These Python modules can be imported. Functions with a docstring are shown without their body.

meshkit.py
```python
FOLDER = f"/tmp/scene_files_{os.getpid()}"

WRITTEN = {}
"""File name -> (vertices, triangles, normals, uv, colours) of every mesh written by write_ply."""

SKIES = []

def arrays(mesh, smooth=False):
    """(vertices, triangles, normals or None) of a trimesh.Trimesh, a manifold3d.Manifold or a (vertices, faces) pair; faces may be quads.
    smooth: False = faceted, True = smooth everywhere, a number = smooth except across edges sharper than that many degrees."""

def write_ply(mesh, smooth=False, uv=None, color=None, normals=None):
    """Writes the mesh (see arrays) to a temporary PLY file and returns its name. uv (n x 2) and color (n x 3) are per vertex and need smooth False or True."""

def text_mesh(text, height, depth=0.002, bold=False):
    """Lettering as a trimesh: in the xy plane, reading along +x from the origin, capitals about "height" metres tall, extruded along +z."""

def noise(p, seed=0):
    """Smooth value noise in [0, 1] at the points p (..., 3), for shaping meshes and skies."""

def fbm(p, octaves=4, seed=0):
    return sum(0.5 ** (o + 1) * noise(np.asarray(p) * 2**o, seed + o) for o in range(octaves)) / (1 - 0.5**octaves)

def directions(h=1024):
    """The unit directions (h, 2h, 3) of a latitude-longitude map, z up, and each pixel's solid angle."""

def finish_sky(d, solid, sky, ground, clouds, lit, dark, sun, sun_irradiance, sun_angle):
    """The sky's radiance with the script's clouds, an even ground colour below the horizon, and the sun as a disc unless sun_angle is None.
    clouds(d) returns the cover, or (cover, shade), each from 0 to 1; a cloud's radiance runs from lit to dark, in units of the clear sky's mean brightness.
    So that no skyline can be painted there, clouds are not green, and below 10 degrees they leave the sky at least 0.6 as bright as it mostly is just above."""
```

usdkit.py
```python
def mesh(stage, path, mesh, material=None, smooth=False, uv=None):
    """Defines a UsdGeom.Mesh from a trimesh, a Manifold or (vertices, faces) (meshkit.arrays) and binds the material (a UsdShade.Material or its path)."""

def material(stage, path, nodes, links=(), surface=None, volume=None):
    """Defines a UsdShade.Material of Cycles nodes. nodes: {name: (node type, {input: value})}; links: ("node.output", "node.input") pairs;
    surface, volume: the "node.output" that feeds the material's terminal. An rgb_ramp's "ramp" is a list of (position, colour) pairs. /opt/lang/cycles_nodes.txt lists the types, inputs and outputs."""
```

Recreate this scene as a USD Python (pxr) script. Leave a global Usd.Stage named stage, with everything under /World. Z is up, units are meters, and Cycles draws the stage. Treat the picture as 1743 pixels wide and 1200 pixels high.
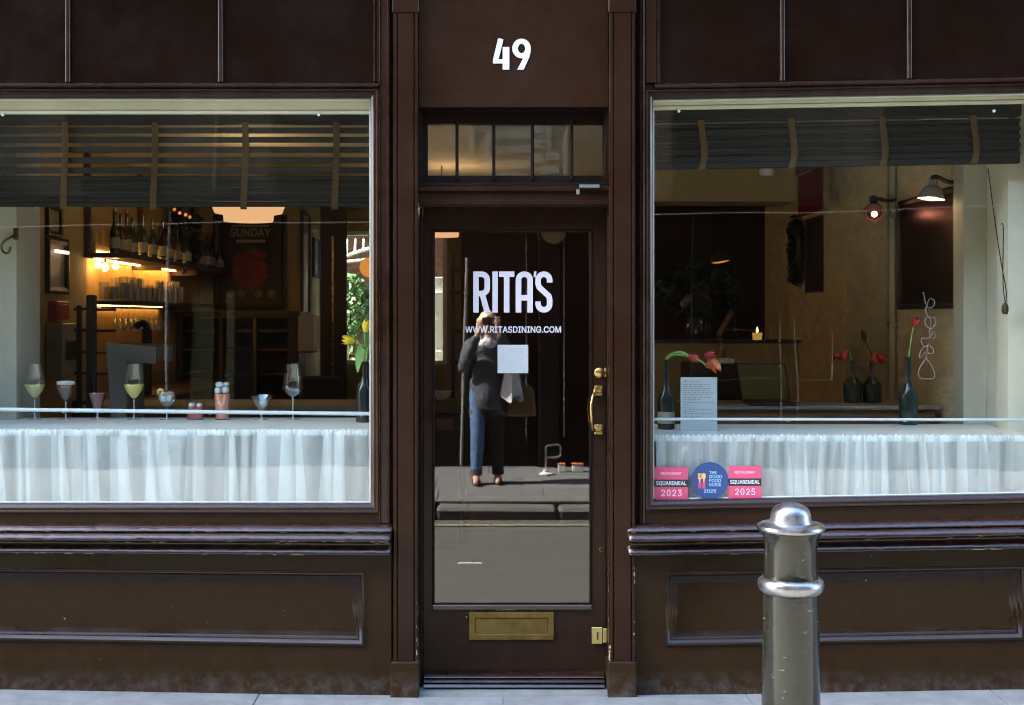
import math, numpy as np, trimesh, usdkit, meshkit
import manifold3d as m3
from shapely.geometry import Polygon, LineString, Point, box as sbox
from shapely.ops import unary_union
from shapely import affinity
from pxr import Usd, UsdGeom, UsdLux, UsdShade, Gf, Sdf

rng = np.random.default_rng(49)
stage = Usd.Stage.CreateInMemory()
UsdGeom.SetStageUpAxis(stage, UsdGeom.Tokens.z)
UsdGeom.SetStageMetersPerUnit(stage, 1.0)
UsdGeom.Xform.Define(stage, '/World')
UsdGeom.Scope.Define(stage, '/World/Looks')

# ---------------------------------------------------------------- camera, sky, sun, exposure
CAM_D, CAM_Z = 6.0, 1.75
cam = UsdGeom.Camera.Define(stage, '/World/camera')
cam.AddTranslateOp().Set(Gf.Vec3d(0, -CAM_D, CAM_Z))
cam.AddRotateXOp().Set(90.0)
HA = 36.0
F = 2160.0 / 1743.0 * HA
cam.CreateFocalLengthAttr(F)
cam.CreateHorizontalApertureAttr(HA)
cam.CreateVerticalApertureAttr(HA * 705 / 1024)
cam.CreateHorizontalApertureOffsetAttr((871.5 - 838) / 1743 * HA)
cam.CreateVerticalApertureOffsetAttr(-(600 - 543) / 1743 * HA)
cam.CreateFStopAttr(4.5)
cam.CreateFocusDistanceAttr(6.0)
cam.CreateClippingRangeAttr(Gf.Vec2f(0.01, 1000))
cam.CreateExposureAttr(3.95)

SUN_EL, SUN_OFF = math.radians(43), math.radians(4.5)
SUN = np.array([-math.cos(SUN_EL) * math.cos(SUN_OFF), math.cos(SUN_EL) * math.sin(SUN_OFF), math.sin(SUN_EL)])
usdkit.material(stage, '/World/Looks/sky_look', {
    's': ('sky_texture', {'sky_type': 'single_scattering', 'sun_disc': False, 'sun_elevation': SUN_EL,
                          'sun_rotation': math.atan2(SUN[0], SUN[1]), 'air_density': .95, 'aerosol_density': 1.7, 'ozone_density': .7}),
    'b': ('background_shader', {'strength': 0.15})}, [('s.color', 'b.color')], surface='b.background')
dome = UsdLux.DomeLight.Define(stage, '/World/sky')
UsdShade.MaterialBindingAPI.Apply(dome.GetPrim()).Bind(UsdShade.Material.Get(stage, '/World/Looks/sky_look'))
dome.GetPrim().SetCustomDataByKey('kind', 'structure')
sun = UsdLux.DistantLight.Define(stage, '/World/sun')
sun.CreateIntensityAttr(1.0)
sun.CreateAngleAttr(0.5)
sun.CreateNormalizeAttr(True)
sun.CreateColorAttr(Gf.Vec3f(1.0, 0.95, 0.86))
sun.AddOrientOp(UsdGeom.XformOp.PrecisionDouble).Set(Gf.Quatd(Gf.Rotation(Gf.Vec3d(0, 0, 1), Gf.Vec3d(*SUN)).GetQuat()))
LAMP = 0.85          # common level of the lamps that are lit indoors

# ---------------------------------------------------------------- helpers
def fX(px): return (px - 838) / 360.0
def fZ(py): return CAM_Z - (py - 543) / 360.0
def X(px, d): return (px - 838) / 2160.0 * (CAM_D + d)
def Z(py, d): return CAM_Z - (py - 543) / 2160.0 * (CAM_D + d)
def S(d): return 2160.0 / (CAM_D + d)

_used = {}
def numbered(parent, name):
    k = (parent, name); n = _used.get(k, 0); _used[k] = n + 1
    return f'{parent}/{name}' if n == 0 else f'{parent}/{name}_{n:03d}'

def tag(prim, label=None, cat=None, group=None, kind=None):
    for k, v in (('label', label), ('category', cat), ('group', group), ('kind', kind)):
        if v: prim.SetCustomDataByKey(k, v)
    return prim

BASE = {}
def thing(name, label, cat, loc=(0, 0, 0), rz=0.0, group=None, kind=None):
    path = numbered('/World', name)
    x = UsdGeom.Xform.Define(stage, path)
    x.AddTranslateOp().Set(Gf.Vec3d(*map(float, loc)))
    if rz: x.AddRotateZOp().Set(math.degrees(rz))
    BASE[path] = np.array(loc, float)
    return tag(x.GetPrim(), label, cat, group, kind)

def obj(name, mesh, m, parent=None, smooth=False, label=None, kind=None, local=False):
    """one Mesh prim; coordinates are world coordinates unless local"""
    pp = '/World' if parent is None else str(parent.GetPath())
    path = numbered(pp, name)
    if hasattr(mesh, 'to_mesh'):
        mm = mesh.to_mesh(); mesh = trimesh.Trimesh(mm.vert_properties[:, :3], mm.tri_verts, process=False)
    if isinstance(mesh, tuple):
        v, f, _ = meshkit.arrays(mesh); mesh = trimesh.Trimesh(v, f, process=False)
    root = '/'.join(path.split('/')[:3])
    off = BASE.get(root)
    if off is not None and not local and np.any(off):
        mesh = mesh.copy(); mesh.apply_translation(-off)
    p = usdkit.mesh(stage, path, mesh, M[m] if isinstance(m, str) else m, smooth=smooth).GetPrim()
    return tag(p, label=label, kind=kind)

def single(name, mesh, m, label, cat, group=None, kind=None, smooth=False):
    return tag(obj(name, mesh, m, smooth=smooth), label, cat, group, kind)

def dup(root, loc, rz=0.0, label=None, group=None, scale=None):
    was = root.GetCustomData()
    name = root.GetName()
    while name[-4:-3] == '_' and name[-3:].isdigit(): name = name[:-4]
    path = numbered('/World', name)
    x = UsdGeom.Xform.Define(stage, path)
    p = x.GetPrim()
    p.GetReferences().AddInternalReference(root.GetPath())
    x.ClearXformOpOrder()
    for a in ('xformOp:translate', 'xformOp:rotateZ'):
        if p.HasAttribute(a): p.RemoveProperty(a)
    t = x.GetPrim().CreateAttribute('xformOp:translate', Sdf.ValueTypeNames.Double3); t.Set(Gf.Vec3d(*map(float, loc)))
    order = ['xformOp:translate']
    r = p.CreateAttribute('xformOp:rotateZ', Sdf.ValueTypeNames.Float); r.Set(float(math.degrees(rz))); order.append('xformOp:rotateZ')
    if scale:
        s = p.CreateAttribute('xformOp:scale', Sdf.ValueTypeNames.Float3); s.Set(Gf.Vec3f(*map(float, scale))); order.append('xformOp:scale')
    x.GetXformOpOrderAttr().Set(order)
    p.SetInstanceable(True)
    return tag(p, label or was.get('label'), was.get('category'), group or was.get('group'))

cat_ = trimesh.util.concatenate
def bx(x0, x1, y0, y1, z0, z1, c=0.0):
    if c <= 0:
        b = trimesh.creation.box((x1 - x0, y1 - y0, z1 - z0)); b.apply_translation(((x0 + x1) / 2, (y0 + y1) / 2, (z0 + z1) / 2)); return b
    c = min(c, .45 * (x1 - x0), .45 * (y1 - y0), .45 * (z1 - z0))
    P = []
    for X_, sx in ((x0, 1), (x1, -1)):
        for Y_, sy in ((y0, 1), (y1, -1)):
            for Z_, sz in ((z0, 1), (z1, -1)):
                P += [(X_, Y_ + sy * c, Z_ + sz * c), (X_ + sx * c, Y_, Z_ + sz * c), (X_ + sx * c, Y_ + sy * c, Z_)]
    return trimesh.convex.convex_hull(np.array(P))

def lathe(profile, n=32, at=(0, 0, 0), axis='z'):
    m = trimesh.creation.revolve(np.array(profile, float), sections=n)
    if axis == 'y': m.apply_transform(trimesh.transformations.rotation_matrix(math.pi / 2, (1, 0, 0)))
    if axis == 'x': m.apply_transform(trimesh.transformations.rotation_matrix(math.pi / 2, (0, 1, 0)))
    m.apply_translation(at); return m

def tube(pts, r, n=8, caps=True):
    P = np.array(pts, float); k = len(P); R = np.broadcast_to(np.asarray(r, float), (k,))
    T = np.gradient(P, axis=0); T /= np.linalg.norm(T, axis=1, keepdims=True) + 1e-12
    up = np.array([0, 0, 1.0]) if abs(T[0, 2]) < .9 else np.array([0, 1.0, 0])
    V = []
    u = np.cross(T[0], up); u /= np.linalg.norm(u)
    for i in range(k):
        u = u - T[i] * np.dot(u, T[i]); u /= np.linalg.norm(u); w = np.cross(T[i], u)
        for j in range(n):
            a = 2 * math.pi * j / n; V.append(P[i] + R[i] * (math.cos(a) * u + math.sin(a) * w))
    Fc = []
    for i in range(k - 1):
        for j in range(n):
            a, b = i * n + j, i * n + (j + 1) % n; Fc += [(a, b, b + n), (a, b + n, a + n)]
    if caps:
        V += [P[0], P[-1]]; c0, c1 = len(V) - 2, len(V) - 1
        for j in range(n):
            Fc += [(c0, (j + 1) % n, j), (c1, (k - 1) * n + j, (k - 1) * n + (j + 1) % n)]
    return trimesh.Trimesh(np.array(V), np.array(Fc), process=False)

def spline(pts, n=30):
    from scipy.interpolate import CubicSpline
    P = np.array(pts, float); t = np.linspace(0, 1, len(P)); return CubicSpline(t, P)(np.linspace(0, 1, n))

def frame_rect(x0, x1, z0, z1, prof):
    """mitred moulding swept round a rectangle; prof: (inset, y) points"""
    V, Fc = [], []
    for ins, y in prof:
        V += [(x0 + ins, y, z0 + ins), (x1 - ins, y, z0 + ins), (x1 - ins, y, z1 - ins), (x0 + ins, y, z1 - ins)]
    for i in range(len(prof) - 1):
        for j in range(4):
            a, b = i * 4 + j, i * 4 + (j + 1) % 4; Fc += [(a, b, b + 4), (a, b + 4, a + 4)]
    return trimesh.Trimesh(np.array(V, float), np.array(Fc), process=False)

def prism_x(poly_yz, x0, x1, nx=1):
    """closed (y, z) outline extruded along x with caps"""
    P = np.array(poly_yz, float); k = len(P)
    xs = np.linspace(x0, x1, nx + 1)
    V = [(x, y, z) for x in xs for y, z in P]; Fc = []
    for i in range(nx):
        for j in range(k):
            a, b = i * k + j, i * k + (j + 1) % k; Fc += [(a, b, b + k), (a, b + k, a + k)]
    m = trimesh.Trimesh(np.array(V), np.array(Fc), process=False)
    vs, fs = trimesh.creation.triangulate_polygon(Polygon(P), engine='earcut')
    caps = [trimesh.Trimesh(np.c_[np.full(len(vs), x), vs], fs, process=False) for x in (x0, x1)]
    return cat_([m] + caps)

def prism_y(poly_xz, y0, y1):
    """shapely polygon in (x, z) extruded along y"""
    out = []
    for g in getattr(poly_xz, 'geoms', [poly_xz]):
        if g.is_empty or g.area < 1e-9: continue
        e = trimesh.creation.extrude_polygon(g, y1 - y0, engine='earcut')
        v = e.vertices.copy(); e.vertices = np.c_[v[:, 0], y1 - v[:, 2], v[:, 1]]; out.append(e)
    return cat_(out)

def text(s, w, h, x, y, z, depth=.0006, bold=True):
    """lettering facing the street (-y): left x, baseline z, capital height h, total width w"""
    m = meshkit.text_mesh(s, h, depth, bold)
    v = m.vertices; lo, hi = v[:, 0].min(), v[:, 0].max()
    sx = w / (hi - lo) if w else 1.0
    m.vertices = np.c_[x + (v[:, 0] - lo) * sx, y - v[:, 2], z + v[:, 1]]
    return m

def rounded_poly(x0, x1, z0, z1, r): return sbox(x0 + r, z0 + r, x1 - r, z1 - r).buffer(r, 6)

def sstep(a, b, t):
    t = np.clip((t - a) / (b - a), 0, 1); return t * t * (3 - 2 * t)

def settle(m):
    """the old timber front has settled: its right-hand rails climb, its low left-hand ones climb outwards"""
    m = m.copy(); v = m.vertices.copy()
    v[:, 2] += settle_dz(v[:, 0], v[:, 2]); m.vertices = v; return m
def settle_dz(x, z):
    r = np.clip(np.asarray(x) - .75, 0, 2.2) * .018
    l = np.clip(-.58 - np.asarray(x), 0, 2.2) * .017 * (1 - sstep(.30, .90, np.asarray(z)))
    return r + l

# ---------------------------------------------------------------- materials
M = {}
def mat(name, color, rough=.5, metallic=0.0, var=.15, vscale=6.0, bump=0.0, bscale=60.0, spec=.5, stretch=(1, 1, 1), trans=0.0, sheen=0.0, ior=1.5, coat=0.0, rvar=0.0):
    c = np.array(color, float)
    n = {'g': ('texture_coordinate', {}) if False else ('geometry', {}),
         'mp': ('mapping', {'scale': stretch}),
         'n': ('noise_texture', {'scale': vscale, 'detail': 4.0, 'roughness': .6}),
         'r': ('rgb_ramp', {'ramp': [(.25, tuple(c * (1 - var))), (.75, tuple(np.minimum(c * (1 + var), .95)))]}),
         'p': ('principled_bsdf', {'roughness': rough, 'metallic': metallic, 'specular_ior_level': spec, 'transmission_weight': trans, 'sheen_weight': sheen, 'ior': ior, 'coat_weight': coat})}
    l = [('g.position', 'mp.vector'), ('mp.vector', 'n.vector'), ('n.fac', 'r.fac'), ('r.color', 'p.base_color')]
    if rvar:
        n['rm'] = ('map_range', {'from_min': .3, 'from_max': .7, 'to_min': rough - rvar, 'to_max': rough + rvar, 'clamp': True})
        l += [('n.fac', 'rm.value'), ('rm.result', 'p.roughness')]
    if bump:
        n['bn'] = ('noise_texture', {'scale': bscale, 'detail': 5.0, 'roughness': .6})
        n['b'] = ('bump', {'strength': 1.0, 'distance': bump})
        l += [('mp.vector', 'bn.vector'), ('bn.fac', 'b.height'), ('b.normal', 'p.normal')]
    M[name] = usdkit.material(stage, f'/World/Looks/{name}', n, l, surface='p.BSDF')
    return M[name]

def emit(name, color, strength):
    M[name] = usdkit.material(stage, f'/World/Looks/{name}', {'e': ('emission', {'color': color, 'strength': strength})}, [], surface='e.emission')

def paint(name, color, chips, rough=.27, dirt=0.0, spec=.16, under=False, edges=(), cs=(1, 1, 1), relief=.0030):
    """old gloss paint with brush relief; chips = threshold of flaked spots; dirt = splashed grime near the ground"""
    c = np.array(color)
    n = {'g': ('geometry', {}), 'x': ('separate_xyz', {}),
         'n': ('noise_texture', {'scale': 3.0, 'detail': 6.0, 'roughness': .65}),
         'r': ('rgb_ramp', {'ramp': [(.3, tuple(c * .88)), (.7, tuple(c * 1.12))]}),
         'cmp': ('mapping', {'scale': cs}),
         'cn': ('noise_texture', {'scale': 26.0, 'detail': 5.0, 'roughness': .7}),
         'cr': ('rgb_ramp', {'ramp': [(chips, (0, 0, 0)), (chips + .012, (1, 1, 1))]}),
         'cm': ('mix_color', {'b': (.30, .25, .16)}),
         'dn': ('noise_texture', {'scale': 17.0, 'detail': 8.0, 'roughness': .75}),
         'dz': ('map_range', {'from_min': .10, 'from_max': -.03, 'to_min': 0.0, 'to_max': 1.0, 'clamp': True}),
         'dp': ('map_range', {'from_min': .44, 'from_max': .68, 'to_min': .04, 'to_max': 1.2 * dirt, 'clamp': True}),
         'dm0': ('math', {'math_type': 'multiply'}),
         'dm': ('mix_color', {'b': (.11, .105, .09)}),
         'bm': ('mapping', {'scale': (1, 1, .25)}),
         'bn': ('noise_texture', {'scale': 90.0, 'detail': 3.0}),
         'bn2': ('noise_texture', {'scale': 9.0, 'detail': 4.0}),
         'sn': ('separate_xyz', {}), 'um': ('map_range', {'from_min': .05, 'from_max': -.35, 'to_min': -.12 if under else 0.0, 'to_max': .035 if under else 0.0, 'clamp': True}), 'ua': ('math', {'math_type': 'add'}),
         'ba': ('math', {'math_type': 'multiply_add', 'value2': .12}),
         'b': ('bump', {'strength': 1.0, 'distance': relief}),
         'rr': ('map_range', {'from_min': .3, 'from_max': .7, 'to_min': rough - .1, 'to_max': rough + .14, 'clamp': True}),
         'p': ('principled_bsdf', {'specular_ior_level': spec})}
    last_ = 'ua.value'; ex = []
    if edges:
        n['ez'] = ('map_range', {'from_min': 1.15, 'from_max': .15, 'to_min': 0.0, 'to_max': .17, 'clamp': True}); ex.append(('x.z', 'ez.value'))
        for i, e in enumerate(edges):
            n[f'ec{i}'] = ('math', {'math_type': 'compare', 'value2': e, 'value3': .0055}); n[f'em{i}'] = ('math', {'math_type': 'multiply_add'})
            ex += [('x.x', f'ec{i}.value1'), (f'ec{i}.value', f'em{i}.value1'), ('ez.result', f'em{i}.value2'), (last_, f'em{i}.value3')]; last_ = f'em{i}.value'
    l = ex + [('g.position', 'n.vector'), ('n.fac', 'r.fac'), ('g.position', 'cmp.vector'), ('cmp.vector', 'cn.vector'), ('cn.fac', 'ua.value1'), ('g.normal', 'sn.vector'), ('sn.z', 'um.value'), ('um.result', 'ua.value2'), (last_, 'cr.fac'),
         ('r.color', 'cm.a'), ('cr.color', 'cm.fac'), ('g.position', 'x.vector'), ('x.z', 'dz.value'),
         ('g.position', 'dn.vector'), ('dn.fac', 'dp.value'), ('dz.result', 'dm0.value1'), ('dp.result', 'dm0.value2'),
         ('cm.result', 'dm.a'), ('dm0.value', 'dm.fac'), ('dm.result', 'p.base_color'),
         ('g.position', 'bm.vector'), ('bm.vector', 'bn.vector'), ('g.position', 'bn2.vector'),
         ('bn.fac', 'ba.value1'), ('bn2.fac', 'ba.value3'), ('ba.value', 'b.height'), ('b.normal', 'p.normal'),
         ('n.fac', 'rr.value'), ('rr.result', 'p.roughness')]
    M[name] = usdkit.material(stage, f'/World/Looks/{name}', n, l, surface='p.BSDF')

def thin_glass(name, tint=(1, 1, 1), f0=.08, rough=0.0, wave=0.0, wscale=2.0, col=(1, 1, 1)):
    """single sheet standing for both faces of a thin glass: clear, with a Fresnel reflection"""
    n = {'t': ('transparent_bsdf', {'color': tint}), 'gl': ('glossy_bsdf', {'color': col, 'roughness': rough}),
         'f': ('layer_weight', {'blend': .5}), 'pw': ('math', {'math_type': 'power', 'value2': 5.0}),
         'ma': ('math', {'math_type': 'multiply_add', 'value2': 1 - f0, 'value3': f0}), 'm': ('mix_closure', {})}
    l = [('f.facing', 'pw.value1'), ('pw.value', 'ma.value1'), ('ma.value', 'm.fac'), ('t.BSDF', 'm.closure1'), ('gl.BSDF', 'm.closure2')]
    if wave:
        n['g'] = ('geometry', {}); n['n'] = ('noise_texture', {'scale': wscale, 'detail': 1.0}); n['b'] = ('bump', {'strength': 1.0, 'distance': wave})
        l += [('g.position', 'n.vector'), ('n.fac', 'b.height'), ('b.normal', 'gl.normal')]
    M[name] = usdkit.material(stage, f'/World/Looks/{name}', n, l, surface='m.closure')

def brickmat(name, c1, c2, mortar, bw=.225, rh=.075):
    n = {'g': ('geometry', {}), 'x': ('separate_xyz', {}), 'cx': ('combine_xyz', {}), 'ad': ('math', {'math_type': 'add'}),
         'k': ('brick_texture', {'color1': c1, 'color2': c2, 'mortar': mortar, 'scale': 1.0, 'mortar_size': .006, 'brick_width': bw, 'row_height': rh, 'bias': -.1}),
         'n': ('noise_texture', {'scale': 14.0, 'detail': 6.0}), 'nr': ('rgb_ramp', {'ramp': [(.3, (.62, .62, .62)), (.7, (1.25, 1.25, 1.25))]}), 'hm': ('mix_color', {'blend_type': 'multiply', 'fac': 1.0, 'use_clamp': False}),
         'b': ('bump', {'strength': .6, 'distance': .006, 'invert': True}), 'p': ('principled_bsdf', {'roughness': .9})}
    l = [('g.position', 'x.vector'), ('x.x', 'ad.value1'), ('x.y', 'ad.value2'), ('ad.value', 'cx.x'), ('x.z', 'cx.y'), ('cx.vector', 'k.vector'), ('g.position', 'n.vector'),
         ('k.color', 'hm.a'), ('n.fac', 'nr.fac'), ('nr.color', 'hm.b'), ('hm.result', 'p.base_color'), ('k.fac', 'b.height'), ('b.normal', 'p.normal')]
    M[name] = usdkit.material(stage, f'/World/Looks/{name}', n, l, surface='p.BSDF')

BR = (.0128, .0051, .0022)
paint('brown_paint', BR, .80)
paint('brown_paint_low', (.0168, .0082, .0027), .70, dirt=.4, spec=.14)
paint('brown_paint_sill', BR, .615, rough=.20, spec=.62, under=True, cs=(.4, 1, 1), relief=.0022)
paint('brown_paint_worn', BR, .72, dirt=.9, edges=(.552, .6705, -.3515))
paint('brown_gloss', BR, .80, rough=.23, spec=.36, relief=.0006)
paint('brown_gloss_low', (.0150, .0073, .0027), .74, rough=.26, spec=.40, relief=.0003)
paint('brown_paint_head', (.0050, .0021, .0010), .9, spec=.09)
paint('brown_paint_dark', (.005, .0022, .0014), .9, rough=.42, spec=.12)  # darker copy of the brown paint, recess shade put into its colour
paint('white_trim', (.60, .56, .43), .9, rough=.5)
paint('black_shopfront_paint', (.007, .007, .0075), .9, rough=.3)
thin_glass('window_glass', (.89, .95, .93), .06, wave=.0030, wscale=1.15)
thin_glass('door_glass', (.93, .94, .93), .085, wave=.00012, wscale=1.5)
thin_glass('drink_glass', (.95, .97, .97), .16)
mat('solid_glass', (.80, .85, .88), .08, trans=.45, var=.0)  # whitish base stands in for light refracted by stems and feet
thin_glass('brown_tinted_glass', (.4, .25, .1), .05)
mat('white_sash', (.75, .76, .74), .45, var=.05)
mat('cream_wall', (.40, .37, .28), .8, var=.07, bump=.002, bscale=30)
mat('beige_wall', (.62, .53, .34), .85, var=.2, vscale=9, bump=.010, bscale=11, stretch=(1, .6, 1.6))
mat('mustard_wall', (.36, .26, .11), .85, var=.12, bump=.002, bscale=30)
mat('amber_wall', (.50, .30, .10), .8, var=.15, bump=.002, bscale=30)
mat('red_brown_wall', (.022, .006, .004), .7, var=.2)
mat('ceiling_paint', (.36, .34, .26), .85, var=.05)
mat('dark_floor', (.06, .04, .028), .5, var=.25, vscale=3)
mat('counter_white', (.62, .60, .52), .45, var=.06, vscale=8)
mat('rail_white', (.48, .53, .56), .3, var=.05)
mat('steel', (.55, .56, .57), .35, metallic=1.0, var=.1)
mat('grey_metal', (.27, .27, .26), .45, var=.1, metallic=.3)
mat('black_metal', (.012, .012, .012), .4, var=.2)
mat('black_wood', (.014, .010, .008), .45, var=.25)
mat('dark_wood', (.05, .026, .013), .5, var=.3, vscale=4, stretch=(1, 1, 12))
mat('mid_wood', (.20, .11, .045), .5, var=.3, vscale=4, stretch=(1, 8, 8))
mat('brass', (.45, .32, .11), .28, metallic=1.0, var=.18, vscale=25, rvar=.12, bump=.0004, bscale=200)
mat('old_brass', (.16, .11, .035), .40, metallic=1.0, var=.3, vscale=18, rvar=.1, bump=.0006, bscale=120)
mat('bright_brass', (.50, .39, .15), .3, metallic=.9, var=.1, vscale=30)
mat('white_lettering', (.42, .41, .435), .6, var=.03)
mat('paper', (.46, .50, .50), .8, var=.04)
mat('print_grey', (.25, .26, .28), .8, var=.1)
mat('pink_sticker', (.43, .055, .11), .5, var=.04)
mat('pale_pink_print', (.62, .36, .42), .6, var=.03)
mat('black_sticker', (.012, .012, .014), .4, var=.1)
mat('navy_sticker', (.018, .045, .13), .45, var=.1)
mat('blue_print', (.22, .42, .55), .6, var=.05)
mat('orange_print', (.80, .36, .12), .6, var=.05)
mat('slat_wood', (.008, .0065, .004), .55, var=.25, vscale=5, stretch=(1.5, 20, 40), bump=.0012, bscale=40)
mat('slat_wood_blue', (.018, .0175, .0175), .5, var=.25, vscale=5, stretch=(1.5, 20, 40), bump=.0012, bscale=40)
mat('tape_brown', (.085, .05, .02), .85, var=.2, vscale=60)
mat('bottle_green', (.012, .028, .022), .12, var=.2, spec=.6)
mat('bottle_black', (.012, .016, .016), .15, var=.2, spec=.6)
mat('bottle_brown', (.05, .02, .006), .15, var=.2)
mat('bottle_label', (.30, .28, .22), .7, var=.2)
mat('tulip_yellow', (.85, .62, .03), .5, var=.1, vscale=40)
mat('tulip_red', (.42, .03, .025), .5, var=.3, vscale=40)
mat('tulip_orange', (.62, .15, .05), .5, var=.3, vscale=35)
mat('stem_green', (.22, .38, .10), .5, var=.15, vscale=30)
mat('leaf_green', (.05, .12, .03), .5, var=.35, vscale=12)
mat('dark_leaf', (.009, .020, .008), .5, var=.4, vscale=12)
mat('white_wine', (.66, .55, .22), .12, var=.03)
mat('yellow_wine', (.80, .68, .12), .12, var=.03)
mat('brown_cocktail', (.11, .035, .016), .2, var=.05)
mat('foam', (.85, .76, .66), .8, var=.04)
mat('red_cocktail', (.20, .010, .010), .12, var=.1)
mat('pink_drink', (.85, .27, .16), .25, var=.25, vscale=70)
mat('clear_drink', (.72, .74, .72), .1, var=.1, vscale=60)
mat('lemon', (.85, .62, .12), .5, var=.08)
mat('red_box_paint', (.30, .03, .02), .5, var=.1)
mat('red_cloth', (.22, .008, .010), .8, var=.15)
mat('poster_dark', (.035, .022, .014), .5, var=.5, vscale=7)
mat('poster_red', (.26, .03, .015), .5, var=.6, vscale=16)
mat('poster_cream', (.40, .32, .17), .6, var=.2)
mat('screen_blue', (.03, .06, .09), .2, var=.2)
mat('picture_paper', (.22, .17, .10), .6, var=.5, vscale=9)
mat('olive_cabinet', (.10, .095, .035), .6, var=.2, vscale=3)
mat('skin', (.58, .33, .23), .5, var=.06)
mat('hair_blond', (.70, .58, .40), .5, var=.25, vscale=60, stretch=(1, 1, .2))
mat('jacket_blue_grey', (.050, .062, .080), .8, var=.15, vscale=30)
mat('denim', (.07, .14, .27), .85, var=.3, vscale=25)
mat('black_cloth', (.012, .012, .014), .85, var=.2)
mat('brown_hem', (.06, .045, .035), .85, var=.2)
mat('white_cloth', (.62, .63, .65), .85, var=.1)
mat('tan_bag', (.16, .10, .04), .7, var=.25)
mat('black_leather', (.01, .01, .01), .3, var=.1)
mat('clock_face', (.30, .28, .22), .6, var=.1)
mat('asphalt', (.082, .080, .072), .85, var=.55, vscale=48, bump=.005, bscale=160)
M['kerb_granite'] = usdkit.material(stage, '/World/Looks/kerb_granite', {'g': ('geometry', {}), 'x': ('separate_xyz', {}), 'mr': ('map_range', {'from_min': .35, 'from_max': .8, 'clamp': True}),  # upright faces coloured dark by normal: shade along with some grime
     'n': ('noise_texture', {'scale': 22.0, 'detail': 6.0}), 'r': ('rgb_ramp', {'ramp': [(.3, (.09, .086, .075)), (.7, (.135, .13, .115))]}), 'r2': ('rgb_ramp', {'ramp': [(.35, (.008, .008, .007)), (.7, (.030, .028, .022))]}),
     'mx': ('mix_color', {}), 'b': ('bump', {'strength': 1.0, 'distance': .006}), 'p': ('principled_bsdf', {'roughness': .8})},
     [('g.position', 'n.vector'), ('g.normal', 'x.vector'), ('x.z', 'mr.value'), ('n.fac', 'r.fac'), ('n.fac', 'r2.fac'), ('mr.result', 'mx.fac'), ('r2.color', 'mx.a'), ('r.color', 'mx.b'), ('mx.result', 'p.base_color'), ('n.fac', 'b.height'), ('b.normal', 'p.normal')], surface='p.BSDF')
for i, k in enumerate((.150, .163, .172, .157)):
    mat(f'paving_stone_{"abcd"[i]}', (k * .92, k * 1.0, k * .98), .85, var=.22, vscale=9, bump=.002, bscale=90)
mat('yellow_line', (.26, .23, .12), .8, var=.2, vscale=30)
for i, k in enumerate((.125, .14, .15, .132)):
    mat(f'far_paving_{"abcd"[i]}', (k, k * .99, k * .95), .85, var=.14, vscale=9, bump=.002, bscale=90)
mat('scratch', (.15, .15, .135), .6, var=.05)
brickmat('dark_brick', (.03, .026, .02), (.045, .035, .028), (.05, .045, .04))
mat('pale_cable', (.22, .23, .23), .5)
mat('board_stain', (.020, .012, .007), .28, var=.5, vscale=5, stretch=(1, 6, .6))
mat('pale_panel', (.20, .195, .175), .5, var=.05)
mat('olive_panel', (.05, .058, .026), .5, var=.1)
mat('notice_paper', (.30, .33, .33), .8, var=.06, vscale=40)
mat('soot_black', (.0022, .002, .002), .7)
mat('dusky_petal', (.07, .010, .010), .6, var=.3)
mat('dull_metal', (.07, .085, .08), .5, var=.1)
mat('red_drink', (.40, .025, .018), .2, var=.1)
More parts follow.
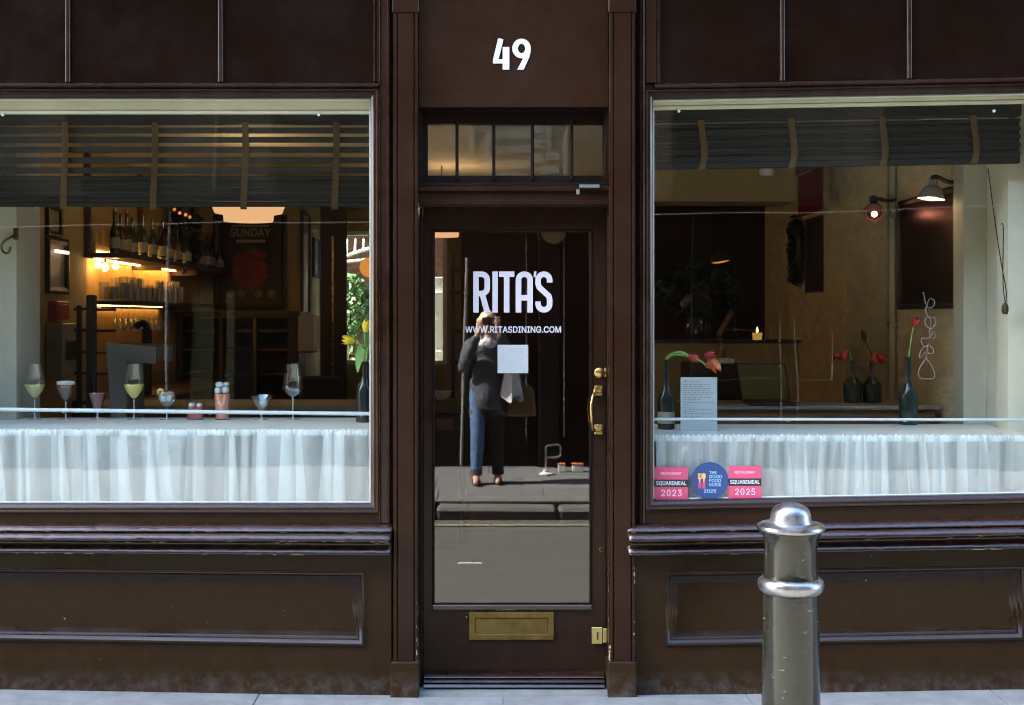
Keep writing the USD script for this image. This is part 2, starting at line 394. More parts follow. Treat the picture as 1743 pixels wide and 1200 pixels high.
mat('slate', (.10, .10, .11), .7, var=.2)
brickmat('stock_brick', (.15, .10, .045), (.21, .14, .062), (.15, .135, .11))
brickmat('red_brick', (.14, .05, .028), (.19, .075, .042), (.15, .13, .10))
mat('shutter_green', (.16, .19, .17), .6, var=.1)
mat('blue_black_glass', (.02, .025, .03), .06, var=.1)

# bollard: thick worn council paint, rubbed metal where hands and shoulders touch it
n = {'tc': ('geometry', {}), 'mp': ('mapping', {'scale': (.6, .6, 2.0)}), 'n': ('noise_texture', {'scale': 34.0, 'detail': 8.0, 'roughness': .78}),
     'r': ('rgb_ramp', {'ramp': [(.63, (.0095, .0102, .0074)), (.65, (.22, .23, .21))]}),
     'n2': ('noise_texture', {'scale': 5.0, 'detail': 4.0}), 'r2': ('rgb_ramp', {'ramp': [(.3, (.6, .6, .6)), (.7, (1.3, 1.3, 1.2))]}),
     'mx': ('mix_color', {'blend_type': 'multiply', 'fac': 1.0, 'use_clamp': False}),
     'b': ('bump', {'strength': 1.0, 'distance': .0010}), 'bn': ('noise_texture', {'scale': 30.0, 'detail': 4.0}),
     'p': ('principled_bsdf', {'roughness': .13, 'specular_ior_level': .62})}
M['bollard_paint'] = usdkit.material(stage, '/World/Looks/bollard_paint', n, [('tc.position', 'mp.vector'), ('mp.vector', 'n.vector'), ('n.fac', 'r.fac'), ('tc.position', 'n2.vector'), ('n2.fac', 'r2.fac'),
     ('r.color', 'mx.a'), ('r2.color', 'mx.b'), ('mx.result', 'p.base_color'), ('tc.position', 'bn.vector'), ('bn.fac', 'b.height'), ('b.normal', 'p.normal')], surface='p.BSDF')
mat('worn_steel', (.31, .32, .34), .33, metallic=1.0, var=.22, vscale=14, rvar=.09, bump=.0012, bscale=30)

# sheer curtain cloth: denser where it is seen edge-on in the folds
n = {'lw': ('layer_weight', {'blend': .35}), 'mr': ('map_range', {'from_min': 0.0, 'from_max': .8, 'to_min': .45, 'to_max': .97, 'clamp': True}),
     'd': ('diffuse_bsdf', {'color': (.88, .90, .88)}), 'tl': ('translucent_bsdf', {'color': (.80, .83, .82)}), 'm1': ('mix_closure', {'fac': .3}),
     't': ('transparent_bsdf', {'color': (.94, .97, 1.0)}), 'm2': ('mix_closure', {})}
M['sheer_cloth'] = usdkit.material(stage, '/World/Looks/sheer_cloth', n, [('lw.facing', 'mr.value'), ('d.BSDF', 'm1.closure1'), ('tl.BSDF', 'm1.closure2'), ('mr.result', 'm2.fac'),
     ('t.BSDF', 'm2.closure1'), ('m1.closure', 'm2.closure2')], surface='m2.closure')

emit('lamp_shade_glow', (1.0, .52, .24), .075 * LAMP)
emit('orange_glow', (1.0, .36, .05), .06 * LAMP)
emit('strip_glow', (1.0, .50, .13), 2.7 * LAMP)
emit('bulb_red_white', (1.0, .30, .18), 2.2 * LAMP)
emit('bulb_warm', (1.0, .64, .32), 20.0 * LAMP)
emit('flame', (1.0, .60, .22), .4 * LAMP)
emit('candle_glow', (1.0, .50, .10), .036 * LAMP)
emit('ember_glow', (1.0, .25, .06), .10 * LAMP)
emit('pendant_bulb', (1.0, .62, .30), 9.0 * LAMP)  # glow of the unseen bulbs added over the pendant shades
emit('lamp_bar_glow', (1.0, .60, .34), .28 * LAMP)
emit('bar_bulb_glow', (1.0, .60, .26), 2.0 * LAMP)
emit('strip_dim', (1.0, .50, .13), 1.0 * LAMP)
# ---------------------------------------------------------------- ground and street
def prism_z(poly_xy, z0, z1):
    e = trimesh.creation.extrude_polygon(Polygon(poly_xy), z1 - z0, engine='earcut'); e.apply_translation((0, 0, z0)); return e
def quad(x0, x1, y0, y1, z):
    return trimesh.Trimesh([(x0, y0, z), (x1, y0, z), (x1, y1, z), (x0, y1, z)], [(0, 1, 2), (0, 2, 3)], process=False)
PZ = -.03                                     # pavement at the shop front
KY, KZ, RZ = -5.12, .061, -.05                # far kerb line, its top, road level
def opp_z(y): return KZ + np.clip(KY - np.asarray(y), 0, 2.4) * .055

single('ground', quad(-300, 300, -300, 300, -.16), 'asphalt', 'dark ground stretching away under the street', 'ground', kind='structure')
rx = np.linspace(-45, 45, 60); ry = np.linspace(KY + .0, -1.49, 20)
gx, gy = np.meshgrid(rx, ry, indexing='ij'); gz = RZ + .035 * np.sin((gy - KY) / (-1.49 - KY) * math.pi)
Vr = np.c_[gx.ravel(), gy.ravel(), gz.ravel()]; a = (np.arange(59)[:, None] * 20 + np.arange(19)[None]).ravel()
single('road', (Vr, np.c_[a, a + 20, a + 21, a + 1]), 'asphalt', 'grey asphalt road seen mirrored in the door glass', 'road', kind='structure')
yl = KY + .36
zl = RZ + .035 * math.sin((.36) / (-1.49 - KY) * math.pi)
single('road_marking', cat_([quad(x, x + 1.48, yl, yl + .075, zl + .012) for x in np.arange(-12, 12, 1.5)]), 'yellow_line', 'pale yellow line painted along the far kerb of the road', 'road marking', kind='structure')
single('paint_mark', bx(-.245, -.075, -2.93, -2.90, -.03, RZ + .042, .001), 'white_sash', 'short white paint mark on the asphalt, mirrored low in the door glass', 'road marking', kind='structure')

pv = thing('pavement', 'pale grey stone pavement at the foot of the shopfront', 'pavement', kind='structure')
def sheet_y(m): v = m.vertices.copy(); v[:, 2] += settle_dz(v[:, 0], v[:, 2] * 0 - .03) * sstep(-1.5, -.3, v[:, 1]); m.vertices = v; return m
obj('mortar_bed', cat_([sheet_y(quad(x, x + .5, -1.28, .3, PZ - .003)) for x in np.arange(-6.5, 6.5, .5)]), 'far_paving_a', pv)
sl = 0
for row, (y0, y1) in enumerate(((-.72, -.004), (-1.275, -.724))):
    x = -6.4 + .37 * row
    while x < 6.2:
        w = rng.choice([1.15, 1.4, 1.6])
        obj('paving_stone', sheet_y(bx(x + .002, x + w - .002, y0, y1, PZ - .06, PZ + rng.uniform(-.001, .001), .003)), f'paving_stone_{"abcd"[rng.integers(4)]}', pv); x += w
x = -6.4
while x < 6.2:
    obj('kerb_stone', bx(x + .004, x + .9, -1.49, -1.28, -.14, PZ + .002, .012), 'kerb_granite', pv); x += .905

op = thing('opposite_pavement', 'raised stone pavement across the road seen mirrored in the door glass', 'pavement', kind='structure')
def sheet_o(m): v = m.vertices.copy(); v[:, 2] += opp_z(v[:, 1]); m.vertices = v; return m
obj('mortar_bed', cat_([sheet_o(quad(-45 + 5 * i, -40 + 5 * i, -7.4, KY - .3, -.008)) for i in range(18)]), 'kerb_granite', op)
for row, (y0, y1) in enumerate(((KY - .92, KY - .31), (KY - 1.54, KY - .93), (KY - 2.2, KY - 1.55))):
    x = -7.0 - .41 * row
    while x < 7.5:
        w = rng.choice([.70, .85, 1.0, .92])
        obj('paving_stone', sheet_o(bx(x + .004, x + w - .004, y0, y1, -.06, rng.uniform(-.003, .003), .004)), f'far_paving_{"abcd"[rng.integers(4)]}', op); x += w
x = -7.16
while x < 7.5:
    w = rng.choice([.95, 1.1, .85])
    k = bx(x + .010, x + w - .010, KY - .30, KY, -.14, KZ + rng.uniform(-.012, .004), .028); k.apply_transform(trimesh.transformations.rotation_matrix(rng.uniform(-.008, .008), (0, 1, 0), (x, KY, KZ)))
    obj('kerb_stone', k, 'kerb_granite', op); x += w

# ---------------------------------------------------------------- the shopfront
shop = thing('shop_building', 'brown painted timber shopfront numbered 49 with two display windows and a glazed door', 'shop')
def sp(name, mesh, m='brown_paint', parent=None, smooth=False, label=None): return obj(name, settle(mesh), m, parent or shop, smooth, label)

FR = [(0, .03), (0, -.004), (.003, -.009), (.009, -.010), (.013, -.004), (.023, -.003), (.027, .004), (.034, .008), (.040, .014), (.042, .02), (.042, .055)]
BEAD = [(0, .046), (.002, .042), (.009, .040), (.0095, .046)]
WIN = {}
for side, gx0, gx1, z0, z1 in (('left', -2.92, fX(630), fZ(858), fZ(166)), ('right', fX(1113), 2.63, fZ(853), fZ(168))):
    w = sp('window', frame_rect(gx0 - .042, gx1 + .042, z0 - .042, z1 + .042, FR), 'brown_gloss', smooth=35)
    g = trimesh.Trimesh([(gx0, .048, z0), (gx1, .048, z0), (gx1, .048, z1), (gx0, .048, z1)], [(0, 1, 2), (0, 2, 3)], process=False)
    sp('pane', g, 'window_glass', w)
    sp('glazing_bead', frame_rect(gx0 - .001, gx1 + .001, z0 - .004, z1 + .004, [(0, .062), (.0, .052), (.009, .052), (.009, .062)]), 'white_sash', w)
    # board below the frame, moulded sill, stall riser with a bolection panel
    sx0, sx1 = (gx0 - .13, fX(668)) if side == 'left' else (fX(1067), gx1 + .13)
    bx0, bx1 = (gx0 - .13, fX(660)) if side == 'left' else (fX(1088), gx1 + .13)
    sp('bottom_rail', bx(bx0, bx1, .004, .12, .765, z0 - .0425, .002))
    prof = [(.02, .784), (.0, .783), (-.012, .779), (-.028, .768), (-.043, .7545), (-.044, .749), (-.038, .746), (-.040, .743), (-.052, .7425), (-.062, .739), (-.073, .729), (-.0795, .718), (-.080, .712), (-.076, .707),
            (-.058, .705), (-.040, .700), (-.034, .694), (-.034, .684), (-.042, .679), (-.054, .670), (-.064, .658), (-.068, .648), (-.062, .642), (-.045, .639), (.02, .638)]
    xs = np.r_[sx0, sx0 + .006, sx0 + .018, sx0 + .03, np.linspace(sx0 + .04, sx1 - .04, 170), sx1 - .03, sx1 - .018, sx1 - .006, sx1]
    kf = np.ones(len(xs))
    for i, q in enumerate((.70, .88, .97, 1.0)):
        if side == 'left': kf[-1 - i] = q
        else: kf[i] = q
    P = np.array(prof); V = []
    for i, xx in enumerate(xs):
        nz = meshkit.fbm(np.c_[np.full(len(P), xx * 22), P[:, 1] * 90, np.zeros(len(P))], 3, 5) - .5
        nz2 = np.maximum(meshkit.noise(np.c_[np.full(len(P), xx * 55), P[:, 1] * 60, np.ones(len(P))], 9) - .8, 0)
        y = P[:, 0] * kf[i]; y = np.where(P[:, 0] < 0, y + nz * .003 + nz2 * .016, y)
        V += [(xx, y[j], P[j, 1] + nz[j] * .0025) for j in range(len(P))]
    k = len(P); Fc = []
    for i in range(len(xs) - 1):
        for j in range(k - 1):
            a = i * k + j; Fc.append((a, a + k, a + k + 1, a + 1))
    v, f, _ = meshkit.arrays((np.array(V), np.array(Fc)))
    vs, fs = trimesh.creation.triangulate_polygon(Polygon(np.array(V[:k])[:, 1:]).buffer(0), engine='earcut')
    caps = [trimesh.Trimesh(np.c_[np.full(len(vs), xx), vs * [[1, 1]]], fs, process=False) for xx in (sx0, sx1)]
    sp('sill', cat_([trimesh.Trimesh(v, f, process=False)] + caps), 'brown_paint_sill', smooth=50)
    px0, px1 = (gx0 + .02, fX(620)) if side == 'left' else (fX(1133), fX(1742))
    pz0, pz1 = fZ(1099), fZ(974)
    rx0, rx1 = (gx0 - .13, fX(666)) if side == 'left' else (fX(1076), gx1 + .13)
    hole = sbox(rx0, -.06, rx1, .66).difference(sbox(px0 + .004, pz0 + .004, px1 - .004, pz1 - .004))
    rb = sp('stall_riser', prism_y(hole, .0, .03), 'brown_paint_low')
    sp('panel_moulding', frame_rect(px0, px1, pz0, pz1, [(-.004, .004), (-.002, -.006), (.004, -.010), (.011, -.0095), (.016, -.004), (.023, .004), (.0255, .0045), (.030, .007), (.040, .015), (.0425, .0155), (.050, .020), (.061, .0255)]), 'brown_gloss_low', rb, smooth=40)
    sp('panel', bx(px0 + .03, px1 - .03, .0245, .045, pz0 + .03, pz1 - .03), 'brown_paint_low', rb)
    # narrow post between window and pilaster, with two worn beads
    q0, q1 = (fX(645), fX(665)) if side == 'left' else (fX(1087), fX(1098))
    cx = (q0 + q1) / 2
    post = [(q0, .05), (q0, -.004), (q0 + .006, -.012), (q0 + .012, -.006)] + ([(cx, -.006)] if side == 'left' else []) + [(q1 - .017, -.006), (q1 - .010, -.016), (q1 - .003, -.012), (q1, .0), (q1, .05)]
    sp('window_post', prism_z(post, .786, 3.6), 'brown_gloss', smooth=30)
    # fascia above the window: panels parted by thin battens over a moulded rail
    f0, f1 = (gx0 - .13, fX(638)) if side == 'left' else (fX(1121), gx1 + .13)
    bat = [fX(115), fX(375)] if side == 'left' else [fX(1332), fX(1548)]
    edges = [f0] + bat + [f1]; zr = z1 + .043
    sp('fascia_rail', prism_x([(.03, zr), (.0, zr), (-.012, zr + .003), (-.019, zr + .009), (-.019, zr + .014), (-.013, zr + .020), (-.003, zr + .026), (.012, zr + .030), (.03, zr + .030)], f0 - .02, f1 + .02, 1), 'brown_gloss', smooth=40)
    for e0, e1 in zip(edges[:-1], edges[1:]):
        sp('fascia_panel', bx(e0 + .0015, e1 - .0015, .008, .06, zr + .0305, 3.6), 'brown_paint_head')
    for b in bat:
        sp('fascia_batten', prism_z([(b - .013, .0075), (b - .011, -.003), (b - .005, -.008), (b + .005, -.008), (b + .011, -.003), (b + .013, .0075)], zr + .031, 3.6), 'brown_gloss', smooth=40)
    b = f1 if side == 'left' else f0
    sp('fascia_batten', prism_z([(b - .009, .0075), (b - .006, -.005), (b + .002, -.007), (b + .009, .0075)], zr + .031, 3.6), 'brown_gloss', smooth=40)
    st0, st1 = (fX(637.5) + .0095, fX(645.5)) if side == 'left' else (fX(1098.5), fX(1121) - .0095)
    sp('fascia_stile', bx(st0, st1, -.005, .06, zr + .031, 3.6, .002))
    o0, o1 = (gx0 - .1385, gx0 - .044) if side == 'left' else (gx1 + .044, gx1 + .1385)
    sp('window_post', bx(o0, o1, -.004, .12, z0 - .044, 3.6, .003))
    WIN[side] = (gx0, gx1, z0, z1)

# joint strips with the gap shade put into their colour, pilasters with plinth blocks
for x0, x1 in ((fX(662), fX(673)), (fX(1076), fX(1092))):
    sp('joint_cover', bx(x0, x1, .032, .06, -.03, 3.6), 'brown_paint_dark')
for x0, x1, nm in ((fX(670), fX(712), 'l'), (fX(1036), fX(1080), 'r')):
    p = [(x0, .09), (x0, -.024), (x0 + .004, -.030), (x0 + .016, -.031), (x0 + .020, -.026), (x0 + .024, -.031), (x1 - .022, -.031), (x1 - .018, -.026), (x1 - .014, -.031), (x1 - .004, -.032), (x1, -.026), (x1, .09)]
    pl = obj('pilaster', prism_z(p, .142, 3.19), 'brown_paint_worn', shop, 25)
    o = -.004 if nm == 'l' else .0
    obj('plinth', bx(x0 - .008 + o, x1 + .006, -.044, .09, PZ - .02, .140, .006), 'brown_paint_low', pl)
    obj('capital_block', bx(x0 - .004, x1 + .004, -.036, .09, 3.191, 3.6, .004), 'brown_paint', pl)
for x0, x1 in ((-3.2, -3.06), (2.77, 2.95)):
    sp('pilaster', bx(x0, x1, -.03, .2, -.06, 3.6, .006), 'brown_paint')

# panel over the door with the house number
hx0, hx1 = fX(712) + .001, fX(1036) - .001
obj('head_panel', bx(hx0, hx1, -.004, .13, fZ(183), 3.6, .003), 'brown_paint', shop)
nh = .146; x49 = fX(838); z49 = fZ(119)
four = unary_union([LineString([(.275, 1.0), (.10, .27)]).buffer(.088, cap_style=2), sbox(.02, .20, .54, .335), sbox(.335, .0, .55, .735)]).buffer(.012).buffer(-.012)
ring = affinity.scale(Point(0, 0).buffer(1, 24), .30, .315); ringi = affinity.scale(Point(0, 0).buffer(1, 24), .115, .15)
nine = unary_union([affinity.translate(ring.difference(ringi), .30, .685), Polygon([(.40, .70), (.60, .70), (.60, .60), (.56, .42), (.37, .0), (.16, .0), (.40, .46)])])
nine = nine.difference(affinity.translate(ringi, .30, .685)).buffer(.015).buffer(-.015)
for g, ox, w in ((four, 0.0, .53), (nine, .645, .6)):
    g = affinity.translate(affinity.scale(g, nh, nh, origin=(0, 0)), x49 + ox * nh, z49)
    obj('numeral', prism_y(g, -.0075, -.004), 'white_lettering', shop)

# fanlight: a deep frame, four slim bars, five panes
D = .095
fz0, fz1 = fZ(315), fZ(183) - .001
ix0, ix1, iz0, iz1 = X(728, D), X(1026, D), Z(300, D), Z(212, D)
fl = obj('fanlight', frame_rect(hx0, hx1, fz0, fz1, [(0, .03), (.012, .03), (.014, .05), (.02, .06), (.02, .0755), (ix0 - hx0 - .006, .076), (ix0 - hx0, .084), (ix0 - hx0, .12)]) if False else
         prism_y(sbox(hx0, fz0, hx1, fz1).difference(sbox(ix0, iz0, ix1, iz1)), .070, .125), 'brown_paint_dark', shop)  # frame colour carries the shade of the recess
obj('frame_bead', frame_rect(hx0, hx1, fz0, fz1, [(.0, .02), (.010, .020), (.016, .034), (.016, .069)]), 'brown_paint_dark', fl)
cuts = [ix0, X(778, D), X(840.5, D), X(906, D), X(972.5, D), ix1]
for c in cuts[1:-1]:
    obj('glazing_bar', bx(c - .0075, c + .0075, .062, .122, iz0 - .02, iz1 + .02, .003), 'brown_paint_dark', fl)
for c0, c1 in zip(cuts[:-1], cuts[1:]):
    q0, q1 = c0 + (.0075 if c0 > ix0 else 0), c1 - (.0075 if c1 < ix1 else 0)
    t_ = rng.uniform(-.0012, .0012, 2)
    obj('pane', trimesh.Trimesh([(q0, .10 + t_[0], iz0), (q1, .10 - t_[0], iz0), (q1, .10 + t_[1], iz1), (q0, .10 - t_[1], iz1)], [(0, 1, 2), (0, 2, 3)], process=False), 'door_glass', fl)
# transom rail with two beads, and a small clip on it
obj('transom_rail', prism_x([(.12, fZ(351)), (.022, fZ(351)), (.012, fZ(347)), (.012, fZ(341)), (.024, fZ(339)), (.026, fZ(328)), (.010, fZ(324)), (.008, fZ(318)), (.02, fZ(315.5)), (.12, fZ(315.5))], hx0, hx1), 'brown_paint', shop, 30)
cl = obj('door_contact', bx(X(986, 0), X(1021, 0), -.004, .012, fZ(320), fZ(314), .002), 'dull_metal', shop)
obj('clip', bx(X(981, 0), X(987, 0), -.002, .010, fZ(331), fZ(322), .002), 'dull_metal', cl)

# the door
DY = .10
dx0, dx1 = X(721, DY), X(1031, DY); dz0, dz1 = Z(1152, DY), Z(351, DY) - .002
gx0, gx1, gz0, gz1 = X(740, .118), X(1003, .118), Z(1028, .118), Z(395, .118)
obj('door_jamb', bx(hx0, dx0 - .003, .06, .16, PZ, fZ(352), .002), 'brown_paint_dark', shop)
obj('door_jamb', bx(dx1 + .003, hx1 + .012, .06, .16, PZ, fZ(352), .002), 'brown_paint_dark', shop)
leaf = sbox(dx0, dz0, dx1, dz1).difference(sbox(gx0 - .012, gz0 - .012, gx1 + .012, gz1 + .012))
door = obj('door', prism_y(leaf, DY, DY + .045), 'brown_paint', shop)
obj('glazing_moulding', frame_rect(gx0 - .0125, gx1 + .0125, gz0 - .0125, gz1 + .0125, [(0, DY + .01), (0, DY - .004), (.004, DY - .006), (.009, DY), (.0125, DY + .012), (.0125, DY + .04)]), 'brown_paint_dark', door, 40)
obj('bottom_bead', bx(gx0 - .012, gx1 + .012, DY - .012, DY + .0, Z(1038, DY), Z(1029, DY), .004), 'brown_paint_sill', door)
GY = .118
obj('pane', trimesh.Trimesh([(gx0, GY, gz0), (gx1, GY, gz0), (gx1, GY, gz1), (gx0, GY, gz1)], [(0, 1, 2), (0, 2, 3)], process=False), 'door_glass', door)
# letter plate
lx0, lx1, lz0, lz1 = X(798, DY), X(943, DY), Z(1089, DY), Z(1041, DY)
lp = obj('letter_plate', frame_rect(lx0, lx1, lz0, lz1, [(0, DY), (.0, DY - .006), (.002, DY - .008), (.028, DY - .009), (.031, DY - .007), (.032, DY - .001)]), 'old_brass', door, 30)
fx0, fx1, fz0_, fz1_ = lx0 + .033, lx1 - .033, lz0 + .029, lz1 - .029
obj('letter_flap', bx(lx0 + .0325, lx1 - .0325, DY - .0045, DY - .0005, lz0 + .0325, lz1 - .0325, .001), 'old_brass', door)
obj('screw', lathe([(0, 0), (.004, 0), (.003, .003), (0, .004)], 12, (X(794, DY), DY, Z(1050, DY)), 'y'), 'steel', door)
# knob and its keep, pull handle, keyhole, lock plate
kx, kz = X(1019, DY), Z(634, DY)
obj('knob', lathe([(0, 0), (.022, 0), (.022, .003), (.012, .006), (.010, .018), (.018, .026), (.0245, .036), (.024, .044), (.016, .050), (0, .052)], 28, (kx, DY, kz), 'y'), 'brass', door, 40)
obj('latch_keep', bx(X(1029, DY), X(1035, DY), DY - .012, DY, Z(642, DY), Z(626, DY), .002), 'brass', door)
ph = obj('pull_handle', tube(spline([(X(1012, DY), DY - .012, Z(668, DY)), (X(1007, DY), DY - .040, Z(678, DY)), (X(1005, DY), DY - .055, Z(698, DY)), (X(1007, DY), DY - .040, Z(722, DY)), (X(1013, DY), DY - .012, Z(732, DY))], 24), .0075, 10), 'brass', door, 40)
for z_ in (665, 731):
    obj('handle_rose', cat_([bx(X(1012, DY), X(1026, DY), DY - .006, DY, Z(z_ + 9, DY), Z(z_ - 9, DY), .003), bx(X(1010, DY), X(1024, DY), DY - .022, DY - .006, Z(z_ + 4, DY), Z(z_ - 4, DY), .004)]), 'brass', ph)
obj('keyhole', lathe([(.007, 0), (.013, 0), (.013, .003), (.007, .004), (.006, 0)], 20, (X(1024, DY), DY, Z(935, DY)), 'y'), 'old_brass', door)
lk = obj('lock_plate', bx(X(1007, DY), X(1025.5, DY), DY - .010, DY, Z(1096, DY), Z(1067, DY), .003), 'bright_brass', door)
obj('staple', bx(X(1026.2, DY), X(1033.5, DY), DY - .016, DY, Z(1093, DY), Z(1069, DY), .003), 'bright_brass', lk)
obj('key_slot', bx(X(1015.5, DY), X(1018.5, DY), DY - .0125, DY - .0095, Z(1088, DY), Z(1075, DY), .001), 'black_metal', lk)
# weather board and stone step
obj('weather_board', prism_x([(.099, .058), (.060, .058), (.040, .050), (.034, .044), (.044, .040), (.030, .033), (.022, .026), (.034, .021), (.020, .012), (.014, .004), (.03, -.002), (.099, -.002)], X(722, .05), X(1028, .05)), 'brown_paint_sill', door, 35)
obj('door_step', bx(hx0 - .003, hx1 + .003, -.025, .3, PZ - .05, -.007, .006), 'paving_stone_b', shop)

# lettering on the door glass
LY = GY - .001
lh = (532 - 462) / S(GY); st = .068
def ln(p, w=st, cap=2): return LineString(p).buffer(w, cap_style=cap, join_style=1)
def arc(cx, cz, rx_, rz_, a0, a1, n=14): return [(cx + rx_ * math.cos(math.radians(t)), cz + rz_ * math.sin(math.radians(t))) for t in np.linspace(a0, a1, n)]
Rl = unary_union([ln([(.068, 0), (.068, 1)]), ln([(.03, .932), (.20, .932)] + arc(.20, .792, .142, .14, 90, 0) + [(.342, .60)] + arc(.20, .60, .142, .14, 0, -90) + [(.06, .46)]), ln([(.215, .47), (.345, .0)])]).intersection(sbox(-.1, 0, 1, 1))
Il = ln([(.068, 0), (.068, 1)])
Tl = unary_union([ln([(.0, .932), (.38, .932)]), ln([(.19, 0), (.19, .95)])])
Al = unary_union([ln([(.068, 0), (.068, .79)] + arc(.21, .79, .142, .142, 180, 0) + [(.352, 0)]), ln([(.05, .36), (.37, .36)])])
Ql = Polygon([(.0, 1.0), (.075, 1.0), (.045, .86), (-.01, .86)])
Sl = ln([(.352, .73)] + [(.352, .79)] + arc(.21, .79, .142, .142, 0, 180) + [(.068, .70), (.09, .62), (.33, .40), (.352, .32)] + [(.352, .21)] + arc(.21, .21, .142, .142, 0, -180) + [(.068, .27)])
xl = [452, 592, 640, 762, 893, 905]; wl = [123, 40, 112, 126, 22, 125]
for g, q, w in zip((Rl, Il, Tl, Al, Ql, Sl), xl, wl):
    b = g.bounds; g = affinity.translate(g, -b[0], 0)
    x_ = X(700 + q / 4.286, GY); ww = w / 4.286 / S(GY)
    g = affinity.translate(affinity.scale(g, ww / (b[2] - b[0]), lh, origin=(0, 0)), x_, Z(532, GY))
    obj('letter', prism_y(g, LY - .0008, LY), 'white_lettering', door)
obj('website_lettering', text('WWW.RITASDINING.COM', X(955, GY) - X(792, GY), 10.3 / S(GY), X(792, GY), LY, Z(566, GY)), 'white_lettering', door)

# what carries the front: brick storeys above, slate roof, party walls
up = obj('upper_wall', cat_([bx(-3.2, 2.95, .0, .3, 3.75, 16.0), bx(-3.2, 2.95, 7.9, 8.2, 3.0, 16.0), bx(-3.2, 2.95, .31, 7.89, 3.02, 3.3)]), 'stock_brick', shop)
obj('cornice', prism_x([(.3, 3.602), (-.03, 3.602), (-.06, 3.62), (-.10, 3.66), (-.20, 3.70), (-.20, 3.745), (.3, 3.748)], -3.2, 2.95), 'brown_paint', shop)
obj('roof', cat_([bx(-3.2, 2.95, -.05, 8.25, 16.002, 16.15)]), 'slate', shop)
def sash(parent, xc, z0, w, h, y, face, m='white_sash'):
    """upstairs sash window standing slightly proud of the wall; face -1 looks to -y"""
    f = obj('window', frame_rect(xc - w / 2, xc + w / 2, z0, z0 + h, [(0, y - face * .02), (0, y + face * .04), (.06, y + face * .04), (.06, y + face * .012)]), m, parent)
    obj('pane', bx(xc - w / 2 + .03, xc + w / 2 - .03, min(y, y + face * .01), max(y, y + face * .01), z0 + .03, z0 + h - .03), 'blue_black_glass', f)
    obj('glazing_bar', cat_([bx(xc - .015, xc + .015, min(y + face * .011, y + face * .03), max(y + face * .011, y + face * .03), z0 + .06, z0 + h / 2 - .02), bx(xc - .015, xc + .015, min(y + face * .011, y + face * .03), max(y + face * .011, y + face * .03), z0 + h / 2 + .02, z0 + h - .06), bx(xc - w / 2 + .06, xc + w / 2 - .06, min(y + face * .011, y + face * .036), max(y + face * .011, y + face * .036), z0 + h / 2 - .019, z0 + h / 2 + .019)]), m, f)
for zz in (4.6, 7.3, 10.4, 13.2):
    for xc in (-2.0, -.1, 1.8): sash(shop, xc, zz, 1.0, 1.7, .0, -1)
for nm, x0, x1 in (('left', -28, -3.2), ('right', 2.95, 28)):
    nb = thing('terraced_building', 'brick terrace building adjoining the shop on the ' + nm, 'building', (0, 0, 0))
    obj('wall', cat_([bx(x0 + (.002 if nm == 'right' else 0), x1 - (.002 if nm == 'left' else 0), .0, 8.0, -.1, 16.0)]), 'stock_brick', nb)
    obj('roof', bx(x0 + .003, x1 - .003, -.05, 8.05, 16.002, 16.15), 'slate', nb)
    for k in range(5):
        xc = (x1 - 1.6 - 2.2 * k) if nm == 'left' else (x0 + 1.6 + 2.2 * k)
        for zz in (.9, 4.6, 7.3, 10.4): sash(nb, xc, zz, 1.1, 1.8, .0, -1)

# ---------------------------------------------------------------- across the road (seen mirrored in the glass)
OY = -7.25
ob = thing('opposite_building', 'brick building with a black shopfront across the road, seen mirrored in the fanlight and door', 'building', (0, OY, .15))
obj('wall', bx(-1.3, 1.9, OY - 8, OY - .08, 3.0, 9.6), 'stock_brick', ob)
obj('wall', bx(-28, -1.303, OY - 8, OY - .10, 3.0, 9.6), 'dark_brick', ob); obj('wall', bx(1.903 , 28, OY - 8, OY - .10, 3.0, 9.6), 'dark_brick', ob)
obj('shopfront', bx(-28 , 28, OY - 8, OY - .06, -.1, 2.999), 'black_shopfront_paint', ob)
obj('cornice', prism_x([(-.079, 2.93), (0, 2.93), (.05, 2.97), (.08, 3.05), (-.079, 3.10)], -40, 40, 1), 'white_trim', ob) if False else obj('cornice', cat_([bx(-28 , 28, OY - .079, OY + .09, 2.95, 3.06)]), 'black_shopfront_paint', ob)
def lineframe(x0, x1, z0, z1, w, m):
    obj('panel_moulding', frame_rect(x0, x1, z0, z1, [(0, OY - .061), (0, OY - .035), (w, OY - .035), (w, OY - .061)]), m, ob)
xx = -9.0
while xx < 10:
    obj('pier', bx(xx - .11, xx + .11, OY - .059, OY + .02, .12, 2.94, .01), 'black_shopfront_paint', ob)
    lineframe(xx + .22, xx + 1.38, 1.09, 1.63, .006, 'pale_cable' if xx > 1.5 else 'black_shopfront_paint'); lineframe(xx + .22, xx + 1.38, 1.75, 2.7, .03, 'black_shopfront_paint'); lineframe(xx + .22, xx + 1.38, .35, .95, .03, 'black_shopfront_paint')
    xx += 1.6
for k in range(-5, 6):
    xc = .25 + k * 2.15; sm_ = 'shutter_green' if k == 0 else 'black_shopfront_paint'
    for zz in (3.25, 6.4):
        w = obj('window', frame_rect(xc - .45, xc + .45, zz, zz + 1.8, [(0, OY - .09), (0, OY - .03), (.05, OY - .03), (.05, OY - .075)]), sm_, ob)
        obj('pane', bx(xc - .42, xc + .42, OY - .079, OY - .07, zz + .03, zz + 1.77), sm_, w)
        obj('louvre', cat_([bx(xc - .36, xc + .36, OY - .069, OY - .05, zz + .1 + .16 * i, zz + .19 + .16 * i) for i in range(10)]), sm_, w)
obj('lintel_band', bx(-1.3, 1.9, OY - .079, OY - .055, 5.3, 5.4), 'white_trim', ob)
for k in range(-3, 4): obj('drainpipe', tube([(1.42 + k * 4.3, OY - .02, 3.1), (1.42 + k * 4.3, OY - .02, 9.5)], .035, 8), 'black_metal', ob)
